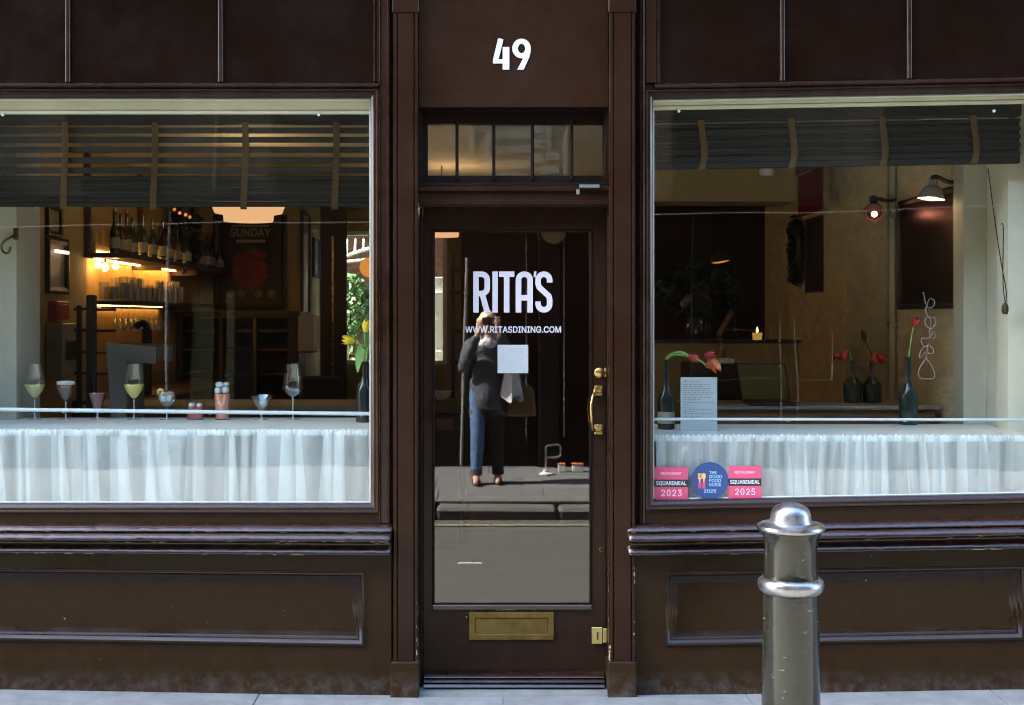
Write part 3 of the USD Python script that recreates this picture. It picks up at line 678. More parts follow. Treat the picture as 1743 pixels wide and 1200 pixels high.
obj('pale_pipe', tube([(-3.43, OY + .03, 1.0), (-3.40, OY + .03, 2.93)], .017, 8), 'pale_cable', ob)
obj('pale_pipe', tube([(-.33, OY + .04, .2), (-.27, OY + .04, 2.4)], .016, 8), 'pale_cable', ob)
for x0, x1 in ((-3.17, -2.93), (-2.79, -2.49)): obj('tall_panel', bx(x0, x1, OY - .034, OY + .012, .75, 2.03, .004), 'olive_panel', ob)
for x_ in (3.03, 3.19): obj('pale_strip', bx(x_ - .0025, x_ + .0025, OY - .034, OY - .02, .5, 1.8), 'pale_cable', ob)
for x_ in (.36, .76): obj('pale_strip', bx(x_ - .004, x_ + .004, OY - .058, OY + .025, .5, 2.6), 'pale_cable', ob)
single('overhead_cable', tube(spline([(-12, OY + .12, 2.62), (-4, OY + .12, 2.74), (3, OY + .12, 2.86), (10, OY + .12, 2.98)], 30), .0055, 6), 'pale_cable', 'thin pale cable slung along the opposite front, mirrored high in the left window', 'cable')
# ---------------------------------------------------------------- the room behind the glass
def P3(px, py, d): return np.array([X(px, d), d, Z(py, d)])
CEIL = 2.98
def room(name, mesh, m, smooth=False): return tag(obj(name, mesh, m, smooth=smooth), kind='structure')
room('floor', bx(-2.9, 2.62, .13, 8.0, -.05, .05), 'dark_floor')
room('ceiling', bx(-2.9, 2.62, .60, 8.0, CEIL, 3.0), 'ceiling_paint')
WL = -2.9
room('wall_left', bx(-3.05, WL, .7, 8.0, .05, CEIL), 'mustard_wall')
room('wall_left_bay', bx(-3.06, -2.94, .06, .64, .05, 2.9), 'cream_wall')
room('wall_right', bx(2.62, 2.78, .90, 6.2, .05, CEIL), 'beige_wall')
room('wall_right_bay', cat_([bx(X(1716, .36), 2.76, .36, .50, .05, 2.93), bx(2.632, 2.76, .505, .898, .05, 2.93)]), 'white_trim')
# back walls: mustard wall pierced by the yard window, return wall, dark kitchen partition
bw = sbox(-1.9, .05, -.30, CEIL).difference(sbox(-1.66, 1.25, -.50, 2.72))
room('wall_back', prism_y(bw, 8.0, 8.12), 'mustard_wall')
room('wall_back_bar', bx(-2.9, -1.9, 6.6, 6.72, .05, CEIL), 'mustard_wall')
room('wall_return', bx(-1.985, -1.9, 6.722, 7.998, .05, CEIL), 'mustard_wall')
room('wall_kitchen', cat_([bx(-.30, 2.62, 6.2, 6.3, .05, CEIL), bx(-.30, -.22, 6.302, 8.0, .05, CEIL)]), 'red_brown_wall')
room('wall_pier_left', bx(-3.0, -2.494, .65, .996, .05, 2.96), 'cream_wall')
room('wall_pier_right', bx(X(1640, .75), 2.63, .75, .897, .05, 2.96), 'cream_wall')
# shop window head lining (soffit), left and right, with a bead line
for nm, x0, x1, zz in (('left', -3.0, -.50, 2.812), ('right', .70, 2.75, 2.812)):
    s_ = bx(x0, x1, .062, .50, zz, zz + .05); b_ = bx(x0, x1, .36, .40, zz - .006, zz - .0005, .002)
    room('window_head_lining', settle(cat_([s_, b_, bx(x0, x1, .502, .60, zz - .005, CEIL)])), 'white_trim')
    zt_, zb_ = (Z(164, .075), Z(195, .075)) if nm == 'left' else (Z(166, .075), Z(188.5, .075))
    room('window_head_board', settle(cat_([bx(x0, x1, .072, .09, zb_ + .022, zt_ + .06), bx(x0, x1, .066, .09, zb_ + .002, zb_ + .0195, .003)])), 'white_trim')
    for px in ((6, 543) if nm == 'left' else (1155, 1690)): room('hook', lathe([(0, 0), (.007, 0), (.007, .008), (0, .010)], 10, (X(px, .07), .062, zb_ - .004), 'y'), 'white_sash')
# closing board between the window bays and behind the pilasters
room('wall_front', cat_([bx(-.54, -.36, .10, .20, .05, CEIL), bx(.56, .735, .10, .20, .05, CEIL), bx(-3.05, -.355, .125, .16, -.05, .86), bx(.56, 2.75, .125, .16, -.05, .86)]), 'cream_wall')
bk = room('ceiling_beam', bx(1.10, 2.27, 3.5, 3.9, 2.63, CEIL), 'mustard_wall')

# yard behind the rear window
yd = thing('yard_wall', 'red brick yard wall behind the rear window', 'wall', (0, 9.9, 0))
obj('brickwork', bx(-4, 2.5, 9.9, 10.1, 0, 6.0), 'red_brick', yd)
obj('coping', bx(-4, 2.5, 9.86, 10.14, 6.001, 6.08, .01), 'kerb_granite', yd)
single('yard_paving', quad(-4, 2.5, 8.2, 9.9, .03), 'paving_stone_a', 'stone paved yard floor behind the rear window', 'paving', kind='structure')
rw = thing('rear_window', 'white framed rear window looking on to the planted yard', 'window', (-1.08, 8.0, 1.25))
obj('frame', frame_rect(-1.66, -.50, 1.25, 2.72, [(0, 8.06), (0, 7.985), (.045, 7.985), (.045, 8.06)]), 'white_sash', rw)
obj('mullion', bx(-.93, -.895, 7.99, 8.05, 1.296, 2.674), 'white_sash', rw)
obj('pane', trimesh.Trimesh([(-1.62, 8.03, 1.29), (-.54, 8.03, 1.29), (-.54, 8.03, 2.68), (-1.62, 8.03, 2.68)], [(0, 1, 2), (0, 2, 3)], process=False), 'window_glass', rw)
def leafcloud(c, r, n, size, seed):
    g = np.random.default_rng(seed); V = []; Fc = []
    for i in range(n):
        p = g.normal(size=3); p = p / np.linalg.norm(p) * g.uniform(.35, 1) ** .5 * np.array(r) + c
        a = g.normal(size=3); a /= np.linalg.norm(a); b = np.cross(a, g.normal(size=3)); b /= np.linalg.norm(b); s = size * g.uniform(.6, 1.3); k = len(V)
        V += [p - a * s, p + b * s * .45 + np.cross(a, b) * s * .15, p + a * s, p - b * s * .45 + np.cross(a, b) * s * .15]; Fc += [(k, k + 1, k + 2), (k, k + 2, k + 3)]
    return trimesh.Trimesh(np.array(V), np.array(Fc), process=False)
for i, (px, py, r) in enumerate(((592, 520, .42), (622, 560, .5))):
    c = P3(px, py, 9.2)
    pt = thing('yard_shrub', ['green shrub at the left of the rear window', 'green shrub behind the yellow tulips outside the rear window'][i], 'shrub', (c[0], c[1], .03))
    obj('stem', tube([(c[0], c[1], .03), (c[0] + .03, c[1], c[2])], [.03, .015], 6), 'dark_wood', pt)
    obj('foliage', leafcloud(c, (r * .7, .3, r), 420, .055, 3 + i), 'leaf_green', pt)
gt = thing('white_gate', 'white painted yard gate glaring behind the left edge of the door glass', 'gate', (X(740, 9.0), 9.0, .03))
obj('leaf', bx(X(700, 9.0), X(757.5, 9.0), 9.0, 9.04, .03, Z(472, 9.0), .004), 'white_sash', gt)
for py in (500, 545, 600): obj('rail', bx(X(704, 9.0), X(753, 9.0), 8.97, 8.9995, Z(py, 9.0) - .02, Z(py, 9.0) + .02, .003), 'white_sash', gt)
# pale awning slats over the yard
aw = thing('yard_awning', 'white slatted awning frame beyond the rear window', 'awning', P3(600, 430, 8.9))
obj('front_bar', tube([P3(586, 437, 8.9), P3(640, 419, 8.9)], .022, 6), 'white_sash', aw)
obj('rear_bar', tube([P3(586, 446, 9.3), P3(640, 440, 9.3)], .02, 6), 'white_sash', aw)
for px in (590, 604, 618, 632): obj('slat', tube([P3(px, 436 - (px - 586) * .33, 8.92), P3(px + 1, 408, 9.6)], .012, 5), 'white_sash', aw)

# ---------------------------------------------------------------- window counters, rails, curtains
def counter(label, x0, x1, ztop, d1):
    t = thing('window_counter', label, 'counter', ((x0 + x1) / 2, .4, ztop))
    obj('top', bx(x0, x1, .108, d1, ztop - .032, ztop, .006), 'counter_white', t)
    for xb in np.linspace(x0 + .25, x1 - .25, 4): obj('bracket', bx(xb - .02, xb + .02, .17, d1 - .05, ztop - .20, ztop - .0325, .004), 'dark_wood', t)
    return t
CZL, CZR = 1.222, 1.190
counter('white topped window counter holding the row of drinks', -2.92, -.55, CZL, .80)
counter('white topped window counter with the tulip vase and menu card', .74, 2.62, CZR, .76)
def rail(label, p0, p1, r):
    t = thing('window_rail', label, 'rail', tuple(p0))
    obj('bar', tube([p0, p1], r, 10), 'rail_white', t, True)
    for q in (.06, .36, .66, .97):
        p = np.array(p0) * (1 - q) + np.array(p1) * q
        obj('bracket', bx(p[0] - .004, p[0] + .004, .085, .118, p[2] - r - .004, p[2] - r + .004), 'rail_white', t)
rail('pale blue white rail across the left window in front of the drinks', (-2.9, .085, Z(695.5, .085) + .002), (-.56, .085, Z(704.5, .085)), .0098)
rail('thin pale rail across the right window in front of the menu card', (.745, .085, Z(713.5, .085)), (2.62, .085, Z(714.5, .085)), .0075)

def curtain(label, x0, x1, ztop, zbot, seed, lo=.09, hi=.21):
    g = np.random.default_rng(seed)
    t = thing('cafe_curtain', label, 'curtain', ((x0 + x1) / 2, .09, ztop))
    nx, nz = int((x1 - x0) * 520), 26
    u = np.linspace(x0, x1, nx)
    knots = [x0 - .2]; gap = []
    while knots[-1] < x1 + .4: knots.append(knots[-1] + g.uniform(lo, hi)); gap.append(knots[-1] - knots[-2])
    gap.append(gap[-1]); kn = np.arange(len(knots))
    ph = np.interp(u, knots, kn) * 2 * math.pi
    lam = np.interp(u, np.array(knots), gap); am = np.interp(u, knots, g.uniform(.7, 1.3, len(knots)))
    k2 = [x0 - .1]
    while k2[-1] < x1 + .3: k2.append(k2[-1] + g.uniform(.018, .05))
    ph2 = np.interp(u, k2, np.arange(len(k2))) * 2 * math.pi; am2 = np.interp(u, k2, g.uniform(.3, 1.2, len(k2)))
    lean = np.interp(u, knots, g.uniform(-.03, .03, len(knots)))
    V = []
    for j in range(nz):
        q = j / (nz - 1); w = sstep(-.35, .10, q) * (.80 + .20 * q); z = ztop + (zbot - ztop) * q
        xx = u + w * am * .50 * lam * np.cos(ph) + lean * q + (1 - .6 * w) * .004 * np.cos(ph2)
        yy = .082 + w * .017 * np.sin(ph) + (1 - .45 * w) * .0055 * am2 * np.sin(ph2) + .002 * np.sin(2.3 * ph + 1)
        V.append(np.c_[np.clip(xx, x0, x1), np.clip(yy, .055, .106), np.full(nx, z)])
    V = np.concatenate(V); a = (np.arange(nz - 1)[:, None] * nx + np.arange(nx - 1)[None]).ravel()
    obj('cloth', (V, np.c_[a, a + 1, a + nx + 1, a + nx]), 'sheer_cloth', t, True)
    V = []
    for j in range(7):
        q = j / 6; z = ztop + .006 - .030 * q
        yy = .079 + .006 * np.sin(ph2 * 1.7) * am2 + .003 * math.sin(q * math.pi); V.append(np.c_[u, yy - .006 * math.sin(q * math.pi), z + .0035 * np.sin(ph2 * 1.3 + 1) * (q < .1)])
    V = np.concatenate(V); a = (np.arange(6)[:, None] * nx + np.arange(nx - 1)[None]).ravel()
    obj('gathered_header', (V, np.c_[a, a + 1, a + nx + 1, a + nx]), 'sheer_cloth', t, True)
    obj('rod', tube([(x0, .094, ztop - .012), (x1, .094, ztop - .012)], .005, 6), 'rail_white', t)
curtain('sheer white gathered curtain under the counter with the drinks', -2.9, -.572, Z(733, .084), .83, 4)
curtain('sheer white gathered curtain behind the window stickers', .768, 2.62, Z(742, .084), .83, 8, .045, .15)

# ---------------------------------------------------------------- slatted blinds
def slat(x0, x1, y, z, h, tilt=.35, th=.004):
    b = bx(x0, x1, -th / 2, th / 2, -h / 2, h / 2, .0012)
    b.apply_transform(trimesh.transformations.rotation_matrix(tilt, (1, 0, 0))); b.apply_translation((0, y, z)); return b
bl = thing('slatted_blind', 'dark wooden slatted blind half raised in the left window', 'blind', (-1.6, .53, 2.80))
bx0, bx1 = -2.93, -.53; d = .53
obj('headrail', bx(bx0, bx1, d - .02, d + .03, Z(212, d), Z(193, d) + .03, .004), 'slat_wood', bl)
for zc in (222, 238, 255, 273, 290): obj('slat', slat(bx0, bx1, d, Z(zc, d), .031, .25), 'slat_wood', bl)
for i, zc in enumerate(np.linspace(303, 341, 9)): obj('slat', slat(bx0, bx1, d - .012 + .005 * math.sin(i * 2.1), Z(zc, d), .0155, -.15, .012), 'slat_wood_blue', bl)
obj('bottom_rail', bx(bx0, bx1, d - .02, d + .012, Z(352, d), Z(344, d), .004), 'slat_wood', bl)
for px in (-43, 110, 263, 417, 572):
    xx = X(px, d - .03)
    pts = [(xx, d - .03, Z(209, d)), (xx + .002, d - .028, Z(260, d)), (xx - .002, d - .034, Z(310, d)), (xx - .006, d - .034, Z(338, d)), (xx - .008, d - .024, Z(357, d))]
    s_ = spline(pts, 14); w = .017
    V = np.concatenate([s_ + [-w, 0, 0], s_ + [w, 0, 0]]); k = len(s_)
    obj('tape', (V, [(i, i + 1, k + i + 1, k + i) for i in range(k - 1)]), 'tape_brown', bl)
br = thing('slatted_blind', 'grey wooden slatted blind fully raised in the right window', 'blind', (1.6, .3, 2.80))
d = .30; b0, b1 = .70, X(1735, d)
obj('headrail', settle(bx(b0, b1 + .004, d - .025, d + .03, Z(208, d) - .004, Z(190, d) + .03, .006)), 'slat_wood', br)
for i, zc in enumerate(np.linspace(214, 274, 14)): obj('slat', settle(slat(b0, b1 - .003 * (i % 3), d - .004 + .006 * math.sin(i * 1.9), Z(zc + 3, d), .0165, -.12, .022)), 'slat_wood_blue', br)
obj('bottom_rail', settle(bx(b0, b1 - .004, d - .022, d + .014, Z(290, d), Z(279, d), .004)), 'slat_wood', br)
for px in (1043, 1197, 1350, 1505, 1660):
    xx = X(px - 4, d - .03)
    pts = [(xx, d - .035, Z(208, d)), (xx + .010, d - .03, Z(235, d)), (xx + .018, d - .031, Z(262, d)), (xx + .012, d - .032, Z(280, d)), (xx + .004, d - .024, Z(292, d))]
    s_ = spline(pts, 14); w = .0165
    V = np.concatenate([s_ + [-w, 0, 0], s_ + [w, 0, 0]]); k = len(s_)
    obj('tape', settle(trimesh.Trimesh(*meshkit.arrays((V, [(i, i + 1, k + i + 1, k + i) for i in range(k - 1)]))[:2], process=False)), 'tape_brown', br)

# ---------------------------------------------------------------- drinks on the left counter
GD = .66
def stand(px, d=GD, z=CZL): return (X(px, d), d, z + .0005)
def stem_glass(t, r_rim, r_max, z_rim, z_max, z_bowl, r_foot=.036, rs=.004):
    obj('foot', lathe([(0, .006), (rs, .006), (r_foot * .5, .004), (r_foot, .0015), (r_foot, 0), (0, 0)], 32), 'solid_glass', t, True, local=True)
    obj('stem', lathe([(0, .0062), (rs * 1.4, .0064), (rs, .015), (rs * .8, z_bowl * .6), (rs, z_bowl - .008), (rs * 1.8, z_bowl - .001), (0, z_bowl - .0008)], 16), 'solid_glass', t, True, local=True)
    pr = [(.0, z_bowl), (r_max * .35, z_bowl + (z_max - z_bowl) * .16), (r_max * .75, z_bowl + (z_max - z_bowl) * .55), (r_max, z_max), (r_max * .5 + r_rim * .5 + .0015, (z_max + z_rim) / 2), (r_rim, z_rim), (r_rim - .0012, z_rim)]
    obj('bowl', lathe(pr, 40), 'drink_glass', t, 60, local=True)
def wine(px, label, h, liquid):
    t = thing('wine_glass', label, 'wine glass', stand(px))
    zb, zm = h * .36, h * .62
    if liquid is None: zb, zm = h * .40, h * .565
    stem_glass(t, .036, .054, h, zm, zb)
    if liquid: obj('wine', lathe([(0, zb + .003), (.018, zb + .003 + (zm - zb) * .16), (.039, zb + (zm - zb) * .55 + .002), (.0525, zm - .001), (.0525, zm + .004), (0, zm + .004)], 40), liquid, t, 40, local=True)
    return t
wine(59, 'wine glass half full of pale white wine, leftmost on the window counter', .292, 'white_wine')
wine(228, 'wine glass half full of bright yellow wine on the window counter', .292, 'yellow_wine')
wine(498.5, 'tall empty wine glass on the window counter', .292, None)
t = thing('coupe_glass', 'brown cocktail with a pale foam top in a stemmed glass', 'cocktail', stand(112))
stem_glass(t, .046, .045, .195, .165, .095)
obj('cocktail', lathe([(0, .099), (.016, .108), (.034, .134), (.0435, .165), (.0445, .184), (0, .184)], 36), 'brown_cocktail', t, 40, local=True)
obj('foam', lathe([(0, .1842), (.0445, .1842), (.0455, .199), (.03, .202), (0, .202)], 36), 'foam', t, 40, local=True)
t = thing('cocktail_glass', 'dark red cocktail in a flared stemmed glass', 'cocktail', stand(166))
obj('foot', lathe([(0, .006), (.005, .006), (.034, .0015), (.034, 0), (0, 0)], 32), 'solid_glass', t, True, local=True)
obj('stem', lathe([(0, .0062), (.006, .0064), (.004, .02), (.006, .047), (0, .0475)], 16), 'solid_glass', t, True, local=True)
obj('bowl', lathe([(0, .048), (.020, .05), (.034, .10), (.047, .142)], 40), 'drink_glass', t, 60, local=True)
obj('cocktail', lathe([(0, .0505), (.018, .052), (.032, .10), (.0445, .134), (0, .134)], 36), 'red_cocktail', t, 40, local=True)
t = thing('coupe_glass', 'clear cocktail with a yellow lemon twist in a wide coupe', 'cocktail', stand(284))
stem_glass(t, .054, .050, .150, .115, .062)
obj('cocktail', lathe([(0, .066), (.018, .074), (.038, .094), (.0485, .115), (.052, .140), (0, .140)], 36), 'drink_glass', t, 40, local=True)
obj('ice', cat_([bx(-.03, .0, -.02, .012, .095, .125, .006), bx(.004, .03, -.025, .0, .10, .128, .006)]), 'clear_drink', t, local=True)
obj('lemon_twist', tube(spline([(-.045, -.01, .135), (-.032, -.02, .158), (-.018, -.012, .150), (-.03, .0, .13), (-.015, .004, .118)], 20), .007, 8), 'lemon', t, True, local=True)
t = thing('tumbler', 'short red drink with ice in a low tumbler', 'drink', stand(333))
obj('glass', lathe([(0, 0), (.046, 0), (.048, .09), (.0465, .09)], 36), 'drink_glass', t, 50, local=True)
obj('drink', lathe([(0, .006), (.043, .006), (.045, .070), (0, .070)], 36), 'red_drink', t, 40, local=True)
obj('ice', cat_([bx(-.030, -.004, -.03, .01, .062, .088, .006), bx(.006, .034, -.02, .015, .064, .084, .006)]), 'clear_drink', t, local=True)
t = thing('highball_glass', 'tall pink drink full of ice in a highball glass', 'drink', stand(378))
obj('glass', lathe([(0, 0), (.036, 0), (.0425, .09), (.0435, .196), (.0425, .196)], 36), 'drink_glass', t, 50, local=True)
obj('drink', lathe([(0, .006), (.033, .006), (.040, .09), (.041, .135), (0, .135)], 36), 'pink_drink', t, 40, local=True)
obj('ice', cat_([bx(-.036, -.002, -.03, .008, .136, .168, .008), bx(.002, .036, -.026, .012, .14, .172, .008), bx(-.03, .006, -.028, .01, .169, .198, .008), bx(.006, .036, -.02, .02, .173, .196, .008)]), 'clear_drink', t, local=True)
t = thing('cocktail_glass', 'clear cocktail in a small flared glass with a wide rim', 'cocktail', stand(445))
stem_glass(t, .062, .040, .128, .09, .045)
obj('cocktail', lathe([(0, .049), (.014, .056), (.030, .075), (.0385, .09), (.05, .112), (0, .112)], 36), 'drink_glass', t, 40, local=True)
obj('ice_ball', trimesh.creation.icosphere(subdivisions=3, radius=.022).apply_translation((.012, -.004, .086)), 'clear_drink', t, True, local=True)

# ---------------------------------------------------------------- flowers, bottles, card
def bottle_profile(h, r, neck=.014, shoulder=.58):
    return [(0, 0), (r * .92, 0), (r, .006), (r, h * shoulder * .82), (r * .93, h * shoulder * .93), (r * .72, h * shoulder * 1.06), (r * .45, h * shoulder * 1.2), (neck, h * shoulder * 1.36), (neck, h * .96), (neck * 1.2, h * .965), (neck * 1.2, h), (neck * .7, h), (neck * .7, h * .95)]
def tulip(t, p, direction, size, m, seed):
    size = size * 1.3
    g = np.random.default_rng(seed); dr = np.array(direction, float); dr /= np.linalg.norm(dr)
    R = trimesh.geometry.align_vectors((0, 0, 1), dr)
    for k in range(6):
        a = 2 * math.pi * k / 6 + g.uniform(-.2, .2); op_ = g.uniform(.1, .5)
        V = []; n1, n2 = 7, 5
        for i in range(n1):
            q = i / (n1 - 1); w = math.sin(math.pi * min(q * .85 + .12, 1)) * .55 * size
            rr = size * (.12 + .42 * math.sin(math.pi * min(q * .8 + .1, 1)) + op_ * q * q * .6); zz = size * 1.7 * q
            for j in range(n2):
                s_ = (j / (n2 - 1) - .5) * 2; aa = a + s_ * w / max(rr, size * .25) * .8
                V.append((rr * math.cos(aa), rr * math.sin(aa), zz - .1 * size * s_ * s_))
        Fc = [(i * n2 + j, i * n2 + j + 1, (i + 1) * n2 + j + 1, (i + 1) * n2 + j) for i in range(n1 - 1) for j in range(n2 - 1)]
        v, f, _ = meshkit.arrays((np.array(V), np.array(Fc))); pm = trimesh.Trimesh(v, f, process=False); pm.apply_transform(R); pm.apply_translation(p)
        obj('petal', pm, m, t, True)
def leaf_blade(pts, w, fold=.3):
    s_ = spline(pts, 12); V = []
    T = np.gradient(s_, axis=0)
    for i, p in enumerate(s_):
        q = i / 11; ww = w * math.sin(math.pi * (q * .92 + .06)) ; side = np.cross(T[i], (0, 1, .2)); side /= np.linalg.norm(side) + 1e-9
        V += [p - side * ww, p + np.array([0, ww * fold, 0]), p + side * ww]
    Fc = [(i * 3 + j, i * 3 + j + 1, i * 3 + j + 4, i * 3 + j + 3) for i in range(11) for j in (0, 1)]
    v, f, _ = meshkit.arrays((np.array(V), np.array(Fc))); return trimesh.Trimesh(v, f, process=False)
# yellow tulips at the right end of the left counter
yv = thing('tulip_vase', 'dark bottle vase of yellow tulips at the end of the left window', 'vase', stand(621, .5))
b0 = np.array(stand(621, .5))
obj('bottle', lathe(bottle_profile(.31, .046), 32), 'bottle_black', yv, 40, local=True)
for i, (px, py, dx, dz, ps) in enumerate(((603, 573, -1, .2, .030), (622, 556, .2, 1, .030), (636, 575, .8, .6, .03))):
    e = P3(px, py + 8, .49); st_ = obj('stem', tube(spline([b0 + (0, 0, .30), (b0 + (0, 0, .42)) * .5 + e * .5 + (0, 0, -.02), e], 16), .0045, 7), 'stem_green', yv, True)
    tulip(st_ if False else yv, e, (dx, -.3, dz), ps, 'tulip_yellow', 20 + i)
obj('leaf', leaf_blade([b0 + (.005, -.01, .30), P3(617, 590, .46), P3(611, 610, .44), P3(609, 634, .43)], .022), 'stem_green', yv, True)
obj('leaf', leaf_blade([b0 + (.005, 0, .30), P3(625, 590, .5), P3(630, 565, .5), P3(636, 540, .5)], .018), 'stem_green', yv, True)
# arching tulips in the right window
av = thing('tulip_vase', 'dark slender bottle vase with arching orange red tulips beside the menu card', 'vase', stand(1134, .45, CZR))
a0 = np.array(stand(1134, .45, CZR)); HB = Z(612, .45) - CZR
obj('bottle', lathe(bottle_profile(HB, .043, .013, .50), 32), 'bottle_black', av, 40, local=True)
obj('label', lathe([(.0436, .03), (.0436, .09)], 24), 'bottle_label', av, True, local=True)
s1 = spline([a0 + (0, 0, HB - .02), P3(1139, 606, .43), P3(1155, 600, .40), P3(1172, 607, .38)], 24)
obj('stem', tube(s1, .0085, 8), 'stem_green', av, True)
tulip(av, P3(1172, 606, .38), (1, -.2, -.35), .026, 'tulip_red', 41)
s2 = spline([a0 + (.004, 0, HB - .02), P3(1146, 604, .45), P3(1180, 609, .42), P3(1204, 626, .38)], 24)
obj('stem', tube(s2, .0055, 8), 'stem_green', av, True)
tulip(av, P3(1203, 622, .38), (.7, -.5, .2), .032, 'tulip_orange', 42)
tulip(av, P3(1213, 612, .36), (.3, -.4, -.8), .033, 'tulip_orange', 43)
tulip(av, P3(1200, 606, .40), (.8, -.3, .2), .026, 'tulip_red', 44)
# menu card in a clear stand
mc = thing('menu_card', 'white printed menu card standing on the right window counter', 'menu', (X(1190, .36), .36, CZR))
cx0, cx1, cz1 = X(1158.5, .36), X(1220.5, .36), Z(642, .36)
obj('card', bx(cx0, cx1, .358, .361, CZR + .001, cz1), 'paper', mc)
g = np.random.default_rng(5); zz = cz1 - .022
while zz > CZR + .05:
    x_ = cx0 + .014
    while x_ < cx1 - .03:
        w = g.uniform(.008, .024); w = min(w, cx1 - .014 - x_); obj('print', bx(x_, x_ + w, .3572, .3578, zz, zz + .0032), 'print_grey', mc); x_ += w + .006
        if g.random() < .06: break
    zz -= .0098 if g.random() > .2 else .016
# bottles with red flowers on the inner table
def flower_bottle(label, px, d, z, h, r, fl, seed):
    p = np.array((X(px, d), d, z)); t = thing('flower_bottle', label, 'bottle', tuple(p))
    obj('bottle', lathe(bottle_profile(h, r, .014, .50), 32), 'bottle_green', t, 40, local=True)
    for i, (fx_, fy_, dr, sz) in enumerate(fl):
        e = P3(fx_, fy_, d - .02); obj('stem', tube(spline([p + (0, 0, h - .02), (p + (0, 0, h)) * .45 + e * .55 + (0, 0, .02), e], 14), .004, 6), 'stem_green', t, True)
        tulip(t, e, dr, sz, 'tulip_red', seed + i)
    return t
IT = 1.243
b1 = flower_bottle('dark green bottle with drooping red flowers, left of the pair by the beige wall', 1451, 1.72, IT, .255, .056, [(1441, 598, (-.5, -.3, -.8), .032), (1432, 606, (-1, -.2, -.2), .028)], 51)
b2 = flower_bottle('dark green bottle with red flowers and a leafy sprig, right of the pair', 1484, 1.72, IT, .250, .056, [(1493, 602, (.5, -.3, -.6), .034), (1488, 604, (-.2, -.4, -.7), .028)], 55)
obj('sprig', cat_([tube(spline([P3(1484, 608, 1.72), P3(1478, 590, 1.7), P3(1470, 577, 1.7), P3(1468, 563, 1.7)], 12), .003, 5), leaf_blade([P3(1472, 582, 1.69), P3(1470, 572, 1.68), P3(1467, 560, 1.68)], .018)]), 'dark_leaf', b2)
flower_bottle('taller dark bottle with a single red flower on a long green stem', 1546, .74, CZR, Z(608, .74) - CZR, .048, [(1556, 556, (.3, -.4, 1), .026)], 59)
# ---------------------------------------------------------------- the bar along the left wall
YB0, YB1 = 3.0, 6.55
sh = thing('bar_shelf', 'long dark upper bar shelf carrying the backlit bottles', 'shelf', (-2.7, YB0, 2.2))
obj('board', bx(-2.899, -2.58, YB0, YB1, 2.185, 2.222, .004), 'dark_wood', sh)
obj('light_strip', bx(-2.86, -2.83, YB0 + .1, YB1 - 1.2, 2.176, 2.1845), 'strip_glow', sh)
obj('back_light', bx(-2.899, -2.892, YB0 + .3, 5.0, 2.235, 2.25), 'strip_glow', sh)
for y_ in (4.2, 5.4): obj('bracket', bx(-2.898, -2.66, y_, y_ + .02, 2.14, 2.184), 'dark_wood', sh)
for y_ in (3.0, 4.35): obj('upright', bx(-2.899, -2.84, y_, y_ + .05, 1.2, 2.18) if False else bx(-2.897, -2.86, y_, y_ + .05, 2.2225, 2.93), 'dark_wood', sh)
room('wall_bar_lining', bx(-2.8995, -2.8985, YB0 + .05, 6.5, 1.30, 2.184), 'amber_wall')
s2_ = thing('bar_shelf', 'lower dark bar shelf crowded with clear glasses', 'shelf', (-2.7, YB0, 1.86))
obj('board', bx(-2.898, -2.56, YB0 + .1, 5.6, 1.855, 1.885, .004), 'dark_wood', s2_)
obj('hanging_rail', cat_([tube([(-2.62 - .07 * i, YB0 + .2, 1.835), (-2.62 - .07 * i, 5.2, 1.835)], .006, 6) for i in range(4)]), 'black_metal', s2_)
obj('light_strip', bx(-2.88, -2.86, YB0 + .2, 5.0, 1.845, 1.8545), 'strip_dim', s2_)
# bottles
g = np.random.default_rng(77)
protos = []
for i, (m, h, r) in enumerate((('bottle_green', .30, .036), ('bottle_brown', .28, .040), ('brown_tinted_glass', .31, .037), ('bottle_black', .27, .043))):
    t = thing('spirit_bottle', ['dark green spirit bottle on the backlit bar shelf', 'brown glass spirit bottle on the backlit bar shelf', 'amber see-through spirit bottle on the backlit bar shelf', 'squat black spirit bottle on the backlit bar shelf'][i], 'bottle', (-2.72, YB0 + .14 + .15 * i, 2.2225),
              group=['green bottles on the bar shelf', 'brown bottles on the bar shelf', 'amber bottles on the bar shelf', 'black bottles on the bar shelf'][i])
    obj('glass', lathe(bottle_profile(h, r), 20), m, t, 40, local=True)
    obj('label', lathe([(r + .0006, h * .12), (r + .0006, h * .38)], 20), 'bottle_label', t, True, local=True)
    obj('stopper', lathe([(0, h + .0005), (.013, h + .0005), (.013, h + .024), (0, h + .026)], 12), 'black_metal' if i % 2 else 'old_brass', t, 30, local=True)
    protos.append(t)
for i in range(22):
    dup(protos[int(g.integers(4))], (-2.68 - (i % 2) * .12 + g.uniform(-.015, .015), YB0 + .74 + i * .135 + g.uniform(-.02, .02), 2.2225), rz=float(g.uniform(0, 6)))
